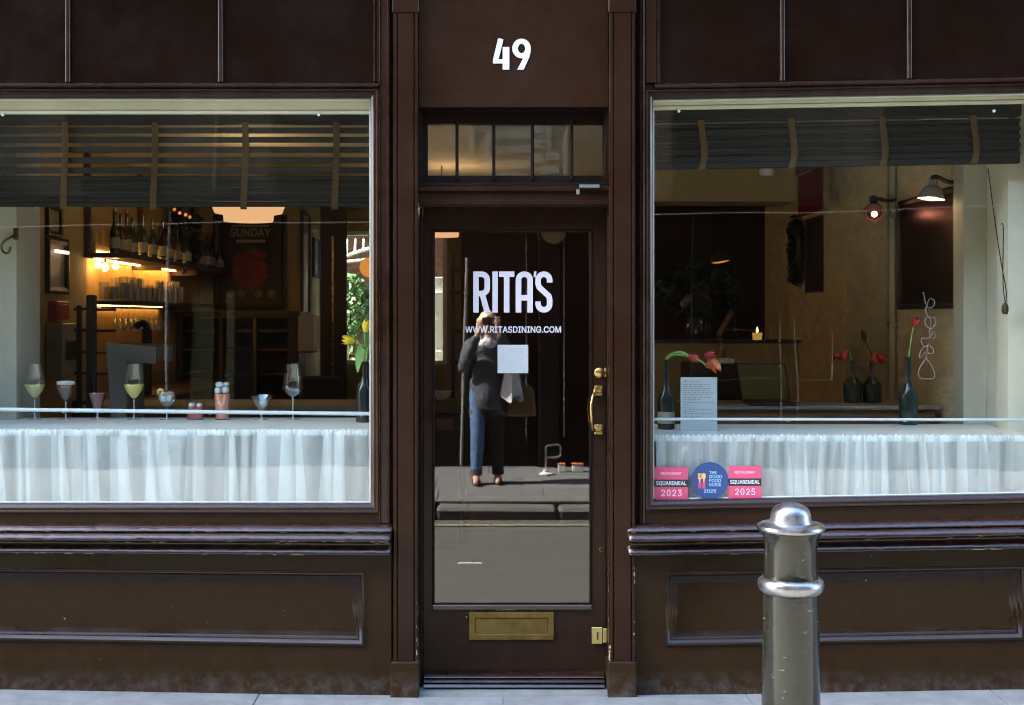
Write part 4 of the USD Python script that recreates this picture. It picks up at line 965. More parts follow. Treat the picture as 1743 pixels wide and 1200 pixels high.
# glasses on the lower shelf
gp = []
for i, (r, h) in enumerate(((.036, .13), (.042, .10), (.034, .17))):
    t = thing('bar_glass', ['plain clear tumbler on the lower bar shelf', 'low wide clear glass on the lower bar shelf', 'tall clear highball glass on the lower bar shelf'][i], 'glass', (-2.80 + .07 * i, YB0 + .14, 1.8855), group=['tumblers on the bar shelf', 'low glasses on the bar shelf', 'tall glasses on the bar shelf'][i])
    obj('cup', lathe([(0, .004), (r * .8, .004), (r * .82, .0), (r * .9, 0), (r, h), (r - .0015, h), (r * .86, .008), (0, .008)], 20), 'drink_glass', t, 40, local=True)
    gp.append(t)
for i in range(30):
    dup(gp[int(g.integers(3))], (-2.62 - (i % 3) * .09 + g.uniform(-.01, .01), YB0 + .22 + (i // 3) * .155 + g.uniform(-.02, .02) + (i % 3) * .03, 1.8855))
hp = thing('hanging_glass', 'stemmed glass hanging upside down under the bar shelf', 'glass', (-2.62, YB0 + .3, 1.83), group='stemmed glasses hanging under the bar shelf')
obj('cup', lathe([(.03, .0), (.004, -.004), (.0035, -.07), (.02, -.085), (.036, -.12), (.032, -.165)], 20), 'drink_glass', hp, 50, local=True)
for i in range(15): dup(hp, (-2.62 - (i % 3) * .09, YB0 + .45 + (i // 3) * .13, 1.83))
# bright tube lamps among the glasses
for i, (px, py) in enumerate(((167, 450), (179, 455), (197, 452))):
    d = 3.12 + .05 * i; p = P3(px, py, d)
    t = thing('bar_lamp', ['small lit bulb left of the bar glasses', 'round lit bulb between two others over the bar glasses', 'tall lit bulb right of the other two over the bar glasses'][i], 'lamp', tuple(p))
    obj('bulb', lathe([(0, -.03), (.018, -.02), (.022, .0), (.012, .026), (.006, .034)], 16), 'bar_bulb_glow', t, True, local=True)
    obj('holder', lathe([(.009, .0345), (.011, .07), (0, .072)], 12), 'old_brass', t, True, local=True)
    obj('flex', tube([(0, 0, .07), (0, 0, 2.176 - p[2] if p[2] < 2.17 else .1)], .003, 5), 'black_metal', t, local=True)
# bar counter and equipment
bc = thing('bar_counter', 'dark bar counter with a pale edge behind the drinks', 'counter', (-1.9, 2.2, .05))
obj('top', bx(-2.6, -.70, 2.0, 2.6, 1.17, 1.205, .006), 'cream_wall', bc)
obj('front', bx(-2.55, -.75, 2.06, 2.54, .05, 1.169, .004), 'olive_cabinet', bc)
d = 2.3; q = lambda x_, y_: (X(x_, d), Z(y_, d))
d = 1.28; L = Polygon([q(180, 583), q(265, 591), q(266, 620), q(214, 614), q(214, 760), q(190, 760), q(188, 690)]).buffer(-.006).buffer(.006)
gm = thing('high_chair', 'grey high chair seen side-on behind the yellow wine', 'chair', (X(205, d), d, .05))
obj('back_and_arm', prism_y(L, d, d + .03), 'pale_panel', gm); obj('back_and_arm', prism_y(L, d + .36, d + .39), 'pale_panel', gm)
zs = Z(760, d)
obj('seat', bx(X(188, d), X(280, d), d - .01, d + .40, zs - .06, zs - .001, .01), 'pale_panel', gm)
for x_ in (X(192, d), X(276, d)):
    for y_ in (d + .01, d + .38): obj('leg', bx(x_ - .016, x_ + .016, y_ - .016, y_ + .016, .05, zs - .0605, .003), 'black_wood', gm)
d = 2.9; bt = thing('beer_tap', 'black swan-neck tap standing behind the grey machine', 'tap', (X(248, d), d, 1.206))
obj('column', tube([(X(250, d), d, 1.206), (X(250, d), d, Z(560, d))], .035, 12), 'black_metal', bt, 40)
obj('spout', tube(spline([(X(250, d), d, Z(562, d)), (X(246, d), d, Z(551, d)), (X(238, d), d, Z(551, d)), (X(231, d), d, Z(558, d))], 14), .026, 10), 'black_metal', bt, 40)
obj('base', bx(X(238, d), X(262, d), d - .06, d + .06, 1.2, 1.2055) if False else lathe([(0, 0), (.07, 0), (.07, .012), (0, .014)], 20, (X(250, d), d, 1.206)), 'black_metal', bt, 40)
single('back_bar_unit', bx(-2.86, -2.3, 2.62, 6.5, .05, 1.195, .01), 'dark_wood', 'dark low unit running along under the bar shelves', 'cabinet')
# black post with pegs
d = 1.55; cs = thing('peg_post', 'black post with stubby pegs standing left of the bar', 'coat stand', (X(156, d), d, .05))
obj('post', bx(X(149, d), X(163, d), d - .03, d + .03, .05, Z(502, d), .006), 'black_wood', cs)
for py, x0_, x1_ in ((527, 128, 180), (563, 126, 182), (600, 132, 176), (636, 124, 180)):
    obj('peg', lathe([(0, -.01), (.012, -.006), (.008, .0), (.008, .10), (.013, .106), (0, .11)], 10, (X(166, d), d, Z(py, d)), 'x'), 'black_wood', cs, 40)
    obj('peg', lathe([(0, -.05), (.013, -.046), (.008, -.04), (.008, .04), (0, .045)], 10, (X(140, d), d, Z(py - 1, d)), 'x'), 'black_wood', cs, 40)
obj('side_post', bx(X(131, d), X(139, d), d - .015, d + .015, .05, Z(520, d), .004), 'black_wood', cs)
obj('foot', cat_([bx(X(110, d), X(190, d), d - .04, d + .04, .05, .09, .01)]), 'black_wood', cs)
# left wall: frames, boxes, hook
def wall_frame(name, label, cat, x, y0, y1, z0, z1, m, fm='black_wood', w=.03, side=1):
    """picture on a wall that faces +x (side 1) or -x (side -1)"""
    t = thing(name, label, cat, (x, (y0 + y1) / 2, (z0 + z1) / 2))
    f = frame_rect(y0, y1, z0, z1, [(0, 0), (0, .028), (w * .4, .032), (w, .024), (w, .006)]); v = f.vertices; f.vertices = np.c_[x + side * v[:, 1], v[:, 0], v[:, 2]]
    obj('frame', f, fm, t)
    obj('picture', bx(min(x + side * .001, x + side * .008), max(x + side * .001, x + side * .008), y0 + w * .8, y1 - w * .8, z0 + w * .8, z1 - w * .8), m, t); return t
wall_frame('framed_picture', 'small dark framed picture high on the wall left of the bar', 'picture', WL, 2.22, 2.5, Z(402, 2.35), Z(350, 2.35), 'picture_paper')
pf = wall_frame('framed_picture', 'black framed print with a lit lamp reflected, lower on the wall left of the bar', 'picture', WL, 2.22, 2.62, Z(500, 2.4), Z(405, 2.4), 'grey_metal', w=.045)
pl_ = thing('picture_light', 'short glowing lamp bar over the lower framed print left of the bar', 'lamp', (WL, 2.42, Z(428, 2.4)))
obj('tube', bx(WL + .03, WL + .055, 2.31, 2.54, Z(431, 2.4), Z(426, 2.4), .003), 'lamp_bar_glow', pl_)
obj('arm', bx(WL + .009, WL + .0295, 2.41, 2.43, Z(430, 2.4), Z(427, 2.4)), 'old_brass', pl_)
rb_ = thing('fire_alarm_box', 'small red box fixed to the wall below the framed prints', 'box', (WL, 2.4, Z(528, 2.4)))
obj('case', bx(WL + .001, WL + .06, 2.28, 2.52, Z(544, 2.4), Z(513, 2.4), .006), 'red_box_paint', rb_)
obj('cover', bx(WL + .0605, WL + .066, 2.31, 2.49, Z(540, 2.4), Z(518, 2.4), .002), 'red_box_paint', rb_)
eb = thing('electric_box', 'grey electrical cabinet fixed to the wall left of the pegs', 'box', (WL, 2.42, Z(600, 2.4)))
obj('case', bx(WL + .001, WL + .12, 2.22, 2.62, Z(640, 2.4), Z(550, 2.4), .008), 'grey_metal', eb)
obj('panel', bx(WL + .1205, WL + .126, 2.27, 2.57, Z(612, 2.4), Z(580, 2.4), .002), 'black_metal', eb)
hk = thing('wall_hook', 'bent iron hook on the pale pier at the far left', 'hook', tuple(P3(8, 410, .64)))
obj('rod', tube(spline([P3(26, 398, .648), P3(18, 404, .62), P3(6, 412, .60), P3(3, 424, .60), P3(10, 431, .59), P3(16, 427, .585), P3(17, 420, .585)], 30), .0065, 8), 'old_brass', hk, True)
obj('plate', bx(X(22, .64), X(31, .64), .641, .6495, Z(408, .64), Z(388, .64), .002), 'old_brass', hk)
# hanging dark plant at the end of the top shelf
c = P3(315, 405, 5.2); hb = thing('hanging_plant', 'dark trailing plant hanging at the right end of the bar bottles', 'plant', tuple(c))
obj('foliage', leafcloud(c, (.16, .16, .30), 300, .05, 12), 'dark_leaf', hb)
obj('pot', lathe([(0, -.05), (.07, -.05), (.09, .08), (.08, .08)], 16, tuple(c + (0, 0, .22))), 'black_metal', hb, 40)
fl_ = thing('fairy_lights', 'short string of red and amber lights above the hanging plant', 'lights', tuple(P3(310, 360, 5.0)))
obj('wire', tube([P3(292, 352, 5.0), P3(326, 369, 5.0)], .005, 5), 'black_metal', fl_)
for i, (px, py) in enumerate(((297, 355), (306, 361), (316, 364), (323, 368))): obj('bulb', trimesh.creation.icosphere(subdivisions=2, radius=.014).apply_translation(P3(px, py + 1.5, 4.99)), 'ember_glow' if i % 3 else 'orange_glow', fl_, True)
# framed poster on the bar's end wall
d = 6.57; po = thing('framed_poster', 'large black framed dark poster headed SUNDAY with a red figure', 'poster', (X(426, d), d, Z(450, d)))
x0, x1, z0, z1 = X(364, d), X(488, d), Z(526, d), Z(366, d)
obj('frame', frame_rect(x0, x1, z0, z1, [(0, d + .028), (0, d - .03), (.02, d - .034), (.05, d - .026), (.05, d)]), 'black_wood', po)
obj('sheet', bx(x0 + .045, x1 - .045, d - .004, d + .004, z0 + .045, z1 - .045), 'poster_dark', po)
blob = affinity.translate(Polygon([(r_ * math.cos(a), r_ * math.sin(a) * 1.15) for a, r_ in zip(np.linspace(0, 2 * math.pi, 40)[:-1], .165 + .02 * np.random.default_rng(2).normal(size=39))]).buffer(.01), X(425, d), Z(458, d))
obj('red_figure', prism_y(blob, d - .0060, d - .0045), 'poster_red', po)
obj('lettering', text('SUNDAY', X(461, d) - X(392, d), Z(388, d) - Z(401, d), X(392, d), d - .0045, Z(402, d), .001), 'poster_cream', po)
obj('small_lettering', cat_([bx(X(402, d), X(452, d), d - .0052, d - .0045, Z(413, d), Z(408, d)), bx(X(395, d), X(458, d), d - .0052, d - .0045, Z(386, d), Z(383, d))]), 'poster_cream', po)
obj('pale_figures', cat_([prism_y(affinity.translate(Point(0, 0).buffer(.04), X(px, d), Z(500, d)), d - .0058, d - .0045) for px in (392, 410, 440, 462)]), 'picture_paper', po)
# dresser below the poster
d = 5.6; dr = thing('dresser', 'dark dresser with olive shelves below the poster', 'dresser', (X(415, d), d, .05))
x0, x1 = X(300, d), X(508, d); zt = Z(530, d)
obj('top', bx(x0 - .03, x1 + .02, d - .02, d + .62, zt - .05, zt, .006), 'black_wood', dr)
obj('post', bx(x1 - .10, x1, d, d + .6, .05, zt - .0505, .006), 'black_wood', dr); obj('post', bx(x0, x0 + .06, d, d + .6, .05, zt - .0505, .006), 'black_wood', dr)
obj('back', bx(x0 + .061, x1 - .101, d + .5, d + .55, .05, zt - .06), 'olive_cabinet', dr)
for py in (566, 598, 640): obj('shelf', bx(x0 + .062, x1 - .102, d + .05, d + .498, Z(py, d), Z(py, d) + .03, .004), 'dark_wood', dr)
for px in (372, 430): obj('divider', bx(X(px, d), X(px, d) + .03, d + .02, d + .0495, .06, zt - .055), 'olive_cabinet', dr)
# return wall: mirror, frames, paper box, brown door
def on_return(px): return -1.9 * 2160 / (px - 838) - 6
wall_frame('mirror', 'slim tall mirror on the return wall right of the poster', 'mirror', -1.9, on_return(511), on_return(524), Z(540, 6.8), Z(362, 6.8), 'steel', w=.03)
wall_frame('framed_picture', 'narrow dark framed picture beside the brown door', 'picture', -1.9, on_return(531), on_return(541), Z(472, 7.5), Z(405, 7.5), 'picture_paper')
d = 5.2; sb_ = thing('wall_box', 'pale boxy dispenser on the corner right of the dresser', 'box', (X(525, d), d, Z(568, d)))
obj('case', bx(X(510, d), X(541, d), d - .10, d + .1, Z(600, d), Z(536, d), .015), 'grey_metal', sb_)
obj('shiny_edge', bx(X(537, d), X(542.5, d), d - .112, d - .1005, Z(597, d), Z(540, d), .004), 'steel', sb_)  # steel strip added in place of a white highlight along the case
obj('stand', bx(X(520, d), X(530, d), d - .02, d + .02, .05, Z(600.5, d)), 'steel', sb_)
d = 7.0; bd = thing('brown_door', 'plain brown panelled door ajar beside the rear window', 'door', (X(567, d), d, .05))
obj('leaf', bx(X(545, d), X(590, d), d, d + .04, .05, Z(350, d), .004), 'dark_wood', bd)
obj('edge_strip', bx(X(565, d), X(568, d), d - .008, d - .0005, .05, Z(402, d)), 'brass', bd)  # brass strip added in place of a lit line on the leaf
d = 4.4; bs = thing('bench_seat', 'black low bench back in front of the brown door', 'bench', (X(548, d), d, .05))
obj('back', bx(X(512, d), X(585, d), d, d + .08, .6, Z(640, d), .02), 'black_cloth', bs)
obj('seat', bx(X(512, d), X(585, d), d + .081, d + .5, .45, .55, .02), 'black_cloth', bs); obj('frame', bx(X(515, d), X(582, d), d + .05, d + .45, .05, .4495), 'black_wood', bs)

# pendant lamps
def pendant(label, p, r, h, steps=True):
    t = thing('pendant_lamp', label, 'lamp', tuple(p))
    pr = [(0, 0), (r * .68, .004), (r * .70, h * .28), (r * .74, h * .30), (r * .93, h * .36), (r, h * .62), (r * .985, h), (r * .4, h * 1.15), (.02, h * 1.18)]
    obj('shade', lathe(pr, 40), 'lamp_shade_glow', t, 30, local=True)
    obj('bulb', trimesh.creation.icosphere(subdivisions=2, radius=.045).apply_translation((.06, 0, h * 1.18 + .05)), 'pendant_bulb', t, True, local=True)  # added bulb, out of sight above the shade, to brighten the room
    obj('flex', tube([(0, 0, h * 1.18), (0, 0, max(CEIL - p[2], .2))], .006, 6), 'black_metal', t, local=True); return t
d = 2.7; pendant('wide peach glowing stepped disc lamp hanging below the left blind', P3(423, 378, d), 61 / S(d), .17)
d = 4.2; pendant('glowing disc lamp whose rim shows at the top left of the door glass', P3(752, 404, d), 42 / S(d), .15)
d = 5.0; p = P3(629, 455, d); og = thing('globe_lamp', 'orange globe lamp glowing at the right edge of the left window', 'lamp', tuple(p))
obj('globe', trimesh.creation.icosphere(subdivisions=3, radius=17 / S(d)), 'orange_glow', og, True, local=True)
obj('flex', tube([(0, 0, 17 / S(d)), (0, 0, CEIL - p[2])], .006, 6), 'black_metal', og, local=True)

# seen through the door: clock, side table, bowl, dark furniture
d = 6.16; ck = thing('wall_clock', 'round dark rimmed wall clock seen high through the door glass', 'clock', tuple(P3(942, 393, d)))
obj('face', lathe([(0, 0), (.125, 0), (.125, .01), (0, .012)], 40, (0, 0, 0), 'y'), 'clock_face', ck, 30, local=True)
obj('rim', lathe([(.12, 0), (.155, 0), (.158, .03), (.14, .038), (.124, .014)], 40, (0, 0, 0), 'y'), 'black_metal', ck, 40, local=True)
obj('hand', cat_([bx(-.004, .004, -.016, -.0145, -.01, .09), bx(-.06, .01, -.0142, -.0128, -.005, .005)]), 'black_metal', ck, local=True)
d = 3.4; tb = thing('side_table', 'small dark cabinet seen low at the left edge of the door glass', 'cabinet', (X(760, d), d, .05))
obj('body', bx(X(700, d), X(783, d), d, d + .4, .05, Z(706, d), .01), 'dark_wood', tb); obj('top', bx(X(698, d), X(786, d), d - .02, d + .42, Z(706, d) + .0005, Z(703, d), .004), 'black_wood', tb)
obj('drawer_front', bx(X(742, d), X(772, d), d - .012, d - .0005, Z(732, d), Z(712, d), .004), 'mid_wood', tb)
bo = thing('serving_box', 'tan box on the dark cabinet behind the door glass', 'box', (X(757, d), d + .15, Z(703, d)))
obj('body', bx(X(738, d), X(771, d), d + .06, d + .26, Z(703, d) + .0005, Z(684, d), .006), 'tan_bag', bo); obj('lid', bx(X(737, d), X(772, d), d + .055, d + .265, Z(684, d) + .0005, Z(682, d), .002), 'tan_bag', bo)
bw_ = thing('white_bowl', 'white bowl on the tan box behind the door glass', 'bowl', (X(751, d), d + .15, Z(682, d) + .001))
obj('bowl', lathe([(0, .003), (.03, .003), (.03, 0), (.035, 0), (.06, .03), (.078, .062), (.074, .062), (.05, .025), (0, .012)], 28), 'white_cloth', bw_, 40, local=True)
d = 4.5; wb = thing('wine_rack', 'tall dark rack standing inside beyond the door', 'rack', (X(775, d), d, .05))
obj('post', bx(X(768, d), X(774, d), d, d + .05, .05, Z(430, d)), 'black_wood', wb); obj('post', bx(X(792, d), X(797, d), d, d + .05, .05, Z(456, d)), 'olive_cabinet', wb)
for py in (462, 500, 566, 620): obj('shelf', bx(X(766, d), X(798, d), d + .051, d + .3, Z(py, d), Z(py, d) + .025), 'dark_wood', wb)

# ---------------------------------------------------------------- right-hand side of the room
d = 2.9; pc = thing('service_counter', 'mustard fronted service counter with the candle on top', 'counter', (X(1260, d), d, .05))
obj('front', bx(.95, X(1362, d), d, d + .5, .05, Z(583, d), .006), 'mustard_wall', pc)
obj('top', bx(.93, X(1364, d), d - .02, d + .52, Z(583, d) + .0005, Z(579, d), .004), 'dark_wood', pc)
zt = Z(579, d)
cd = thing('candle', 'small lit candle in a glass on the service counter', 'candle', (X(1292, d), d + .06, zt + .001))
obj('holder', lathe([(0, 0), (.030, 0), (.036, .05), (.034, .05), (.028, .004), (0, .004)], 24), 'candle_glow', cd, 40, local=True)
obj('wax', lathe([(0, .0045), (.024, .0045), (.024, .045), (0, .046)], 20), 'foam', cd, 40, local=True)
obj('flame', lathe([(0, .048), (.009, .060), (.007, .074), (0, .095)], 16), 'flame', cd, True, local=True)
fa = thing('flower_arrangement', 'dark leafy flower arrangement on the service counter', 'flowers', (X(1195, d), d + .2, zt + .001))
c0 = np.array((X(1195, d), d + .2, zt))
obj('vase', lathe([(0, 0), (.07, 0), (.10, .08), (.07, .17), (.08, .19), (.065, .18)], 24), 'bottle_black', fa, 40, local=True)
obj('foliage', leafcloud(c0 + (0, 0, .34), (.30, .2, .22), 320, .06, 31), 'dark_leaf', fa)
for i, (px, py) in enumerate(((1162, 520), (1180, 500), (1168, 513), (1206, 524), (1150, 505), (1216, 500))):
    tulip(fa, P3(px, py, d + .02), (rng.uniform(-.5, .5), -1, .4), .035, 'poster_cream' if i in (0, 2) else 'dusky_petal', 60 + i)
bm = thing('wood_strip', 'leaning reddish wooden strip beside the flower arrangement', 'wood strip', tuple(P3(1228, 560, d + .1)))
obj('strip', tube([P3(1222, 572, d + .1), P3(1246, 530, d + .15)], .022, 4), 'mid_wood', bm)
obj('foot', bx(X(1216, d + .1), X(1228, d + .1), d + .06, d + .14, zt + .0008, zt + .012), 'mid_wood', bm)
d = 3.3; cl_ = thing('counter_lamp', 'dark hooded lamp with a glowing underside above the flowers', 'lamp', tuple(P3(1228, 445, d)))
p = P3(1229, 446, d); hd = lathe([(.085, 0), (.08, .02), (.05, .055), (.018, .07), (0, .072)], 24); hd.apply_transform(trimesh.transformations.rotation_matrix(-.15, (0, 1, 0)))
obj('hood', hd, 'black_metal', cl_, 40, local=True)
gl_ = lathe([(0, .012), (.07, .012), (.07, .006), (0, .006)], 24); gl_.apply_transform(trimesh.transformations.rotation_matrix(-.15, (0, 1, 0))); gl_.apply_transform(trimesh.transformations.rotation_matrix(-.22, (1, 0, 0)))
obj('glow', gl_, 'orange_glow', cl_, local=True)
obj('arm', tube(spline([(0, .0, .07), (.06, .05, .10), (.12, .1, .02), (.12, .1, -.2), (.12, .1, zt + .01 - p[2])], 20), .008, 8), 'black_metal', cl_, 40, local=True)
d = 5.0; sc = thing('till_screen', 'small bluish screen glinting behind the flower arrangement', 'screen', tuple(P3(1190, 480, d)))
obj('screen', bx(X(1178, d), X(1208, d), d, d + .02, Z(491, d), Z(468, d), .003), 'screen_blue', sc); obj('stand', bx(X(1190, d), X(1195, d), d + .021, d + .05, 1.2, Z(480, d)), 'black_metal', sc)
# inner table with the laptop and the pair of bottles
it = thing('inner_table', 'long dark edged table behind the right window counter', 'table', (1.6, 1.5, .05))
obj('top', bx(X(1175, 1.4), 2.60, 1.36, 1.95, IT - .022, IT, .004), 'grey_metal', it)
obj('apron', bx(X(1175, 1.4) + .02, 2.58, 1.385, 1.93, IT - .15, IT - .0225, .003), 'mid_wood', it)
for x_, y_ in ((1.25, 1.42), (2.5, 1.42), (1.25, 1.88), (2.5, 1.88)): obj('leg', bx(x_ - .03, x_ + .03, y_ - .03, y_ + .03, .05, IT - .151, .004), 'dark_wood', it)
d = 1.55; lt = thing('laptop', 'open dark laptop on the table behind the right window', 'laptop', (X(1300, d), d, IT + .001))
ly0, lx0, lx1 = 1.46, X(1262, d), X(1346, d)
obj('base', bx(lx0 + .02, lx1 + .02, ly0 - .06, ly0 + .16, IT + .001, IT + .014, .004), 'black_metal', lt)
ls = bx(lx0, lx1, -.004, .004, 0, .225, .002); ls.apply_translation((0, ly0 + .17, IT + .0146))
Sh = np.eye(4); Sh[0, 2] = -.10; Sh[1, 2] = .25; Sh[0, 3] = .10 * IT + .02; Sh[1, 3] = -.25 * IT
ls.apply_transform(Sh); obj('lid', ls, 'black_metal', lt)
li = bx(lx0 + .008, lx1 - .008, -.0055, -.0045, .010, .217); li.apply_translation((0, ly0 + .17, IT + .0146)); li.apply_transform(Sh); obj('screen', li, 'olive_cabinet', lt)
bx_ = thing('paper_stack', 'stack of papers on a dark box behind the tulips', 'papers', (X(1235, 2.2), 2.2, .05))
obj('box', bx(X(1170, 2.2), X(1262, 2.2), 2.1, 2.5, .05, Z(618, 2.2), .006), 'black_wood', bx_); obj('papers', bx(X(1212, 2.2), X(1246, 2.2), 2.12, 2.4, Z(618, 2.2) + .0005, Z(611, 2.2), .002), 'white_cloth', bx_)
# right wall: board, lamps, pipe, frames, hanging red cloth
def on_right(px): return 2.62 * 2160 / (px - 838) - 6
WR = 2.62
wall_frame('dark_board', 'tall dark framed board on the right wall under the two lamps', 'board', WR, on_right(1632), on_right(1535), 1.81, 2.50, 'board_stain', 'black_wood', .035, -1)
wall_frame('framed_picture', 'brown framed picture on the beige wall below the red cloth', 'picture', WR, on_right(1402), on_right(1376), Z(497, 4.25), Z(370, 4.25), 'dark_wood', 'dark_wood', .04, -1)
wr = thing('wall_wreath', 'dark oval wreath hanging at the end of the beige wall', 'wreath', (WR - .05, 4.75, Z(428, 4.75)))
th = np.linspace(0, 2 * math.pi, 41); obj('ring', tube(np.c_[np.full(41, WR - .05), 4.75 + .15 * np.cos(th), Z(428, 4.75) + .25 * np.sin(th)], .035, 8, False), 'dark_leaf', wr, True)
obj('leaves', leafcloud(np.array((WR - .06, 4.75, Z(428, 4.75))), (.05, .2, .3), 120, .05, 8), 'dark_leaf', wr)
pi_ = thing('wall_pipe', 'thin beige pipe running up the right wall beside the dark board', 'pipe', (WR - .03, on_right(1527), .05))
yp = on_right(1526); obj('pipe', tube([(WR - .028, yp, .05), (WR - .028, yp, CEIL)], .022, 10), 'cream_wall', pi_, 40); obj('pipe', tube([(WR - .02, yp + .12, .05), (WR - .02, yp + .12, CEIL)], .012, 8), 'cream_wall', pi_, 40)
for z_ in (.8, 1.7, 2.4): obj('clip', bx(WR - .054, WR - .001, yp - .028, yp + .028, z_, z_ + .025), 'steel', pi_)
single('red_hanging', bx(WR - .02, WR - .012, on_right(1402), on_right(1362), Z(362, 4.3), CEIL - .02, .002), 'red_cloth', 'dark red cloth hanging at the end of the right wall', 'wall hanging')
single('smoke_detector', lathe([(0, 0), (.05, 0), (.055, .02), (.055, .05), (0, .052)], 24, (X(1304, 3.46), 3.44, Z(300, 3.46))), 'white_sash', 'small white detector on the beam under the right blind', 'detector', smooth=40)
# spot lamp on the pipe, its bulb towards the street
d = yp - .1; s3 = thing('spot_lamp', 'black spot lamp with its bulb glowing towards the street', 'lamp', tuple(P3(1488, 360, d)))
obj('arm', tube(spline([P3(1524, 340, d + .1), P3(1510, 341, d), P3(1496, 338, d)], 10), .011, 8), 'black_metal', s3, 40)
obj('joint', trimesh.creation.icosphere(subdivisions=2, radius=.028).apply_translation(P3(1487, 340, d)), 'black_metal', s3, True)
dirv = P3(1488, 372, d - .35) - P3(1487, 345, d); R_ = trimesh.geometry.align_vectors((0, 0, 1), dirv / np.linalg.norm(dirv))
hd = lathe([(0, -.06), (.03, -.058), (.046, -.03), (.064, .055), (.060, .055), (.042, -.02), (0, -.02)], 24); hd.apply_transform(R_); hd.apply_translation(P3(1488, 358, d)); obj('shade', hd, 'soot_black', s3, 40)
bu = trimesh.creation.icosphere(subdivisions=2, radius=.019); bu.apply_transform(trimesh.transformations.translation_matrix(P3(1488.2, 364.5, d - .035))); obj('bulb', bu, 'bulb_red_white', s3, True)
d = 1.0; s4 = thing('spot_lamp', 'dull metal dome lamp shining down on the dark board', 'lamp', tuple(P3(1590, 325, d)))
obj('wall_plate', bx(X(1634, d), X(1644, d), d - .13, d + .02, Z(315, d), Z(285, d), .004), 'steel', s4)
obj('arm', tube(spline([P3(1636, 303, d), P3(1615, 310, d), P3(1600, 303, d), P3(1586, 303, d)], 14), .012, 8), 'black_metal', s4, 40)
hd = lathe([(.074, -.035), (.068, -.02), (.056, .012), (.040, .034), (.026, .042), (.022, .085), (0, .087)], 28); hd.apply_transform(trimesh.transformations.rotation_matrix(.12, (0, 1, 0))); hd.apply_translation(P3(1597, 325, d) + (0, .1, 0)); obj('dome', hd, 'grey_metal', s4, 40)
bu = trimesh.creation.icosphere(subdivisions=2, radius=.026); bu.apply_translation(P3(1597, 331, d) + (0, .1, 0)); obj('bulb', bu, 'bulb_warm', s4, True)
# blind cord with its wooden toggle
cp = thing('blind_cord', 'thin dark blind cord with a brown toggle at the right window edge', 'cord', tuple(P3(1700, 400, .31)))
obj('cord', tube(spline([P3(1682, 287, .31), P3(1690, 350, .31), P3(1703, 440, .31), P3(1712, 490, .31), P3(1711, 520, .31)], 30), .0028, 6), 'black_wood', cp)
obj('second_cord', tube(spline([P3(1704, 382, .32), P3(1708, 400, .32), P3(1707, 460, .32), P3(1712, 518, .32)], 20), .0025, 6), 'black_wood', cp)
obj('toggle', lathe([(0, -.03), (.012, -.028), (.017, -.01), (.016, .01), (.006, .03), (0, .031)], 16, tuple(P3(1711, 525, .31))), 'dark_wood', cp, 40)

# ---------------------------------------------------------------- stickers on the right pane, notice on the door, scratched tag
def pane_z(px, py): return fZ(py) if False else Z(py, .047)
PY = .0472
def square_sticker(label, px0, px1, py0, py1, year):
    x0, x1, z0, z1 = X(px0, PY), X(px1, PY), Z(py1, PY), Z(py0, PY)
    t = thing('window_sticker', label, 'sticker', ((x0 + x1) / 2, PY, (z0 + z1) / 2)); h = z1 - z0; w = x1 - x0
    obj('backing', bx(x0, x1, PY - .0006, PY, z0, z1), 'pink_sticker', t)
    obj('band', bx(x0, x1, PY - .0012, PY - .0007, z0 + h * .40, z0 + h * .62), 'black_sticker', t)
    obj('name', text('SQUAREMEAL', w * .90, h * .115, x0 + w * .05, PY - .0013, z0 + h * .455, .0004), 'paper', t)
    obj('top_line', text('RESTAURANT', w * .62, h * .075, x0 + w * .19, PY - .0007, z0 + h * .77, .0004), 'pale_pink_print', t)
    for i, ch in enumerate(year): obj('figure', text(ch, w * .12, h * .19, x0 + w * (.20 + .165 * i), PY - .0007, z0 + h * .12, .0004), 'pale_pink_print', t)
square_sticker('pink square window sticker dated 2023, left of the round one', 1114, 1171, 795, 851, '2023')
square_sticker('pink square window sticker dated 2025, right of the round one', 1240, 1296, 793, 849, '2025')
rs = thing('window_sticker', 'round navy blue award sticker between two pink ones', 'sticker', (X(1208, PY), PY, Z(818.5, PY))); r_ = 32 / S(PY)
obj('disc', lathe([(0, 0), (r_, 0), (r_, .0006), (0, .0006)], 48, (0, 0, 0), 'y'), 'navy_sticker', rs, local=True)
cx, cz = X(1208, PY), Z(818.5, PY); u = r_ / 32; yy = PY - .0008
for i, s_ in enumerate(('THE', 'GOOD', 'FOOD', 'GUIDE')): obj('lettering', text(s_, u * (15, 26, 24, 24)[i] * .85, u * 5.2, cx - 1 * u, yy, cz + u * (11.5 - 6.8 * i), .0004), 'blue_print', rs)
obj('lettering', text('2025', u * 21, u * 5.5, cx - 10 * u, yy, cz - u * 20, .0004), 'blue_print', rs)
for k, dx_ in enumerate((-17, -10)):
    ax = cx + dx_ * u; hh = affinity.scale(Point(0, 0).buffer(1), 3.2 * u, 5.2 * u) if k else unary_union([sbox(-3 * u + i * 2.4 * u, -4 * u, -1.8 * u + i * 2.4 * u, 5 * u) for i in range(3)] + [sbox(-3 * u, -5 * u, 3.0 * u, -2.5 * u)])
    obj('cutlery', prism_y(unary_union([affinity.translate(hh, ax, cz + 8 * u), sbox(ax - 1.2 * u, cz - 13 * u, ax + 1.2 * u, cz + 4 * u)]), yy - .0004, yy), 'orange_print', rs)
    obj('handle', prism_y(sbox(ax - 2.4 * u, cz - 13 * u, ax + 2.4 * u, cz - 2 * u), yy - .0008, yy - .00045), 'pink_sticker', rs)
single('paper_notice', bx(X(847, GY), X(899, GY), GY - .0022, GY - .0012, Z(635, GY), Z(587, GY)), 'notice_paper', 'plain white square notice stuck inside the door glass', 'notice')
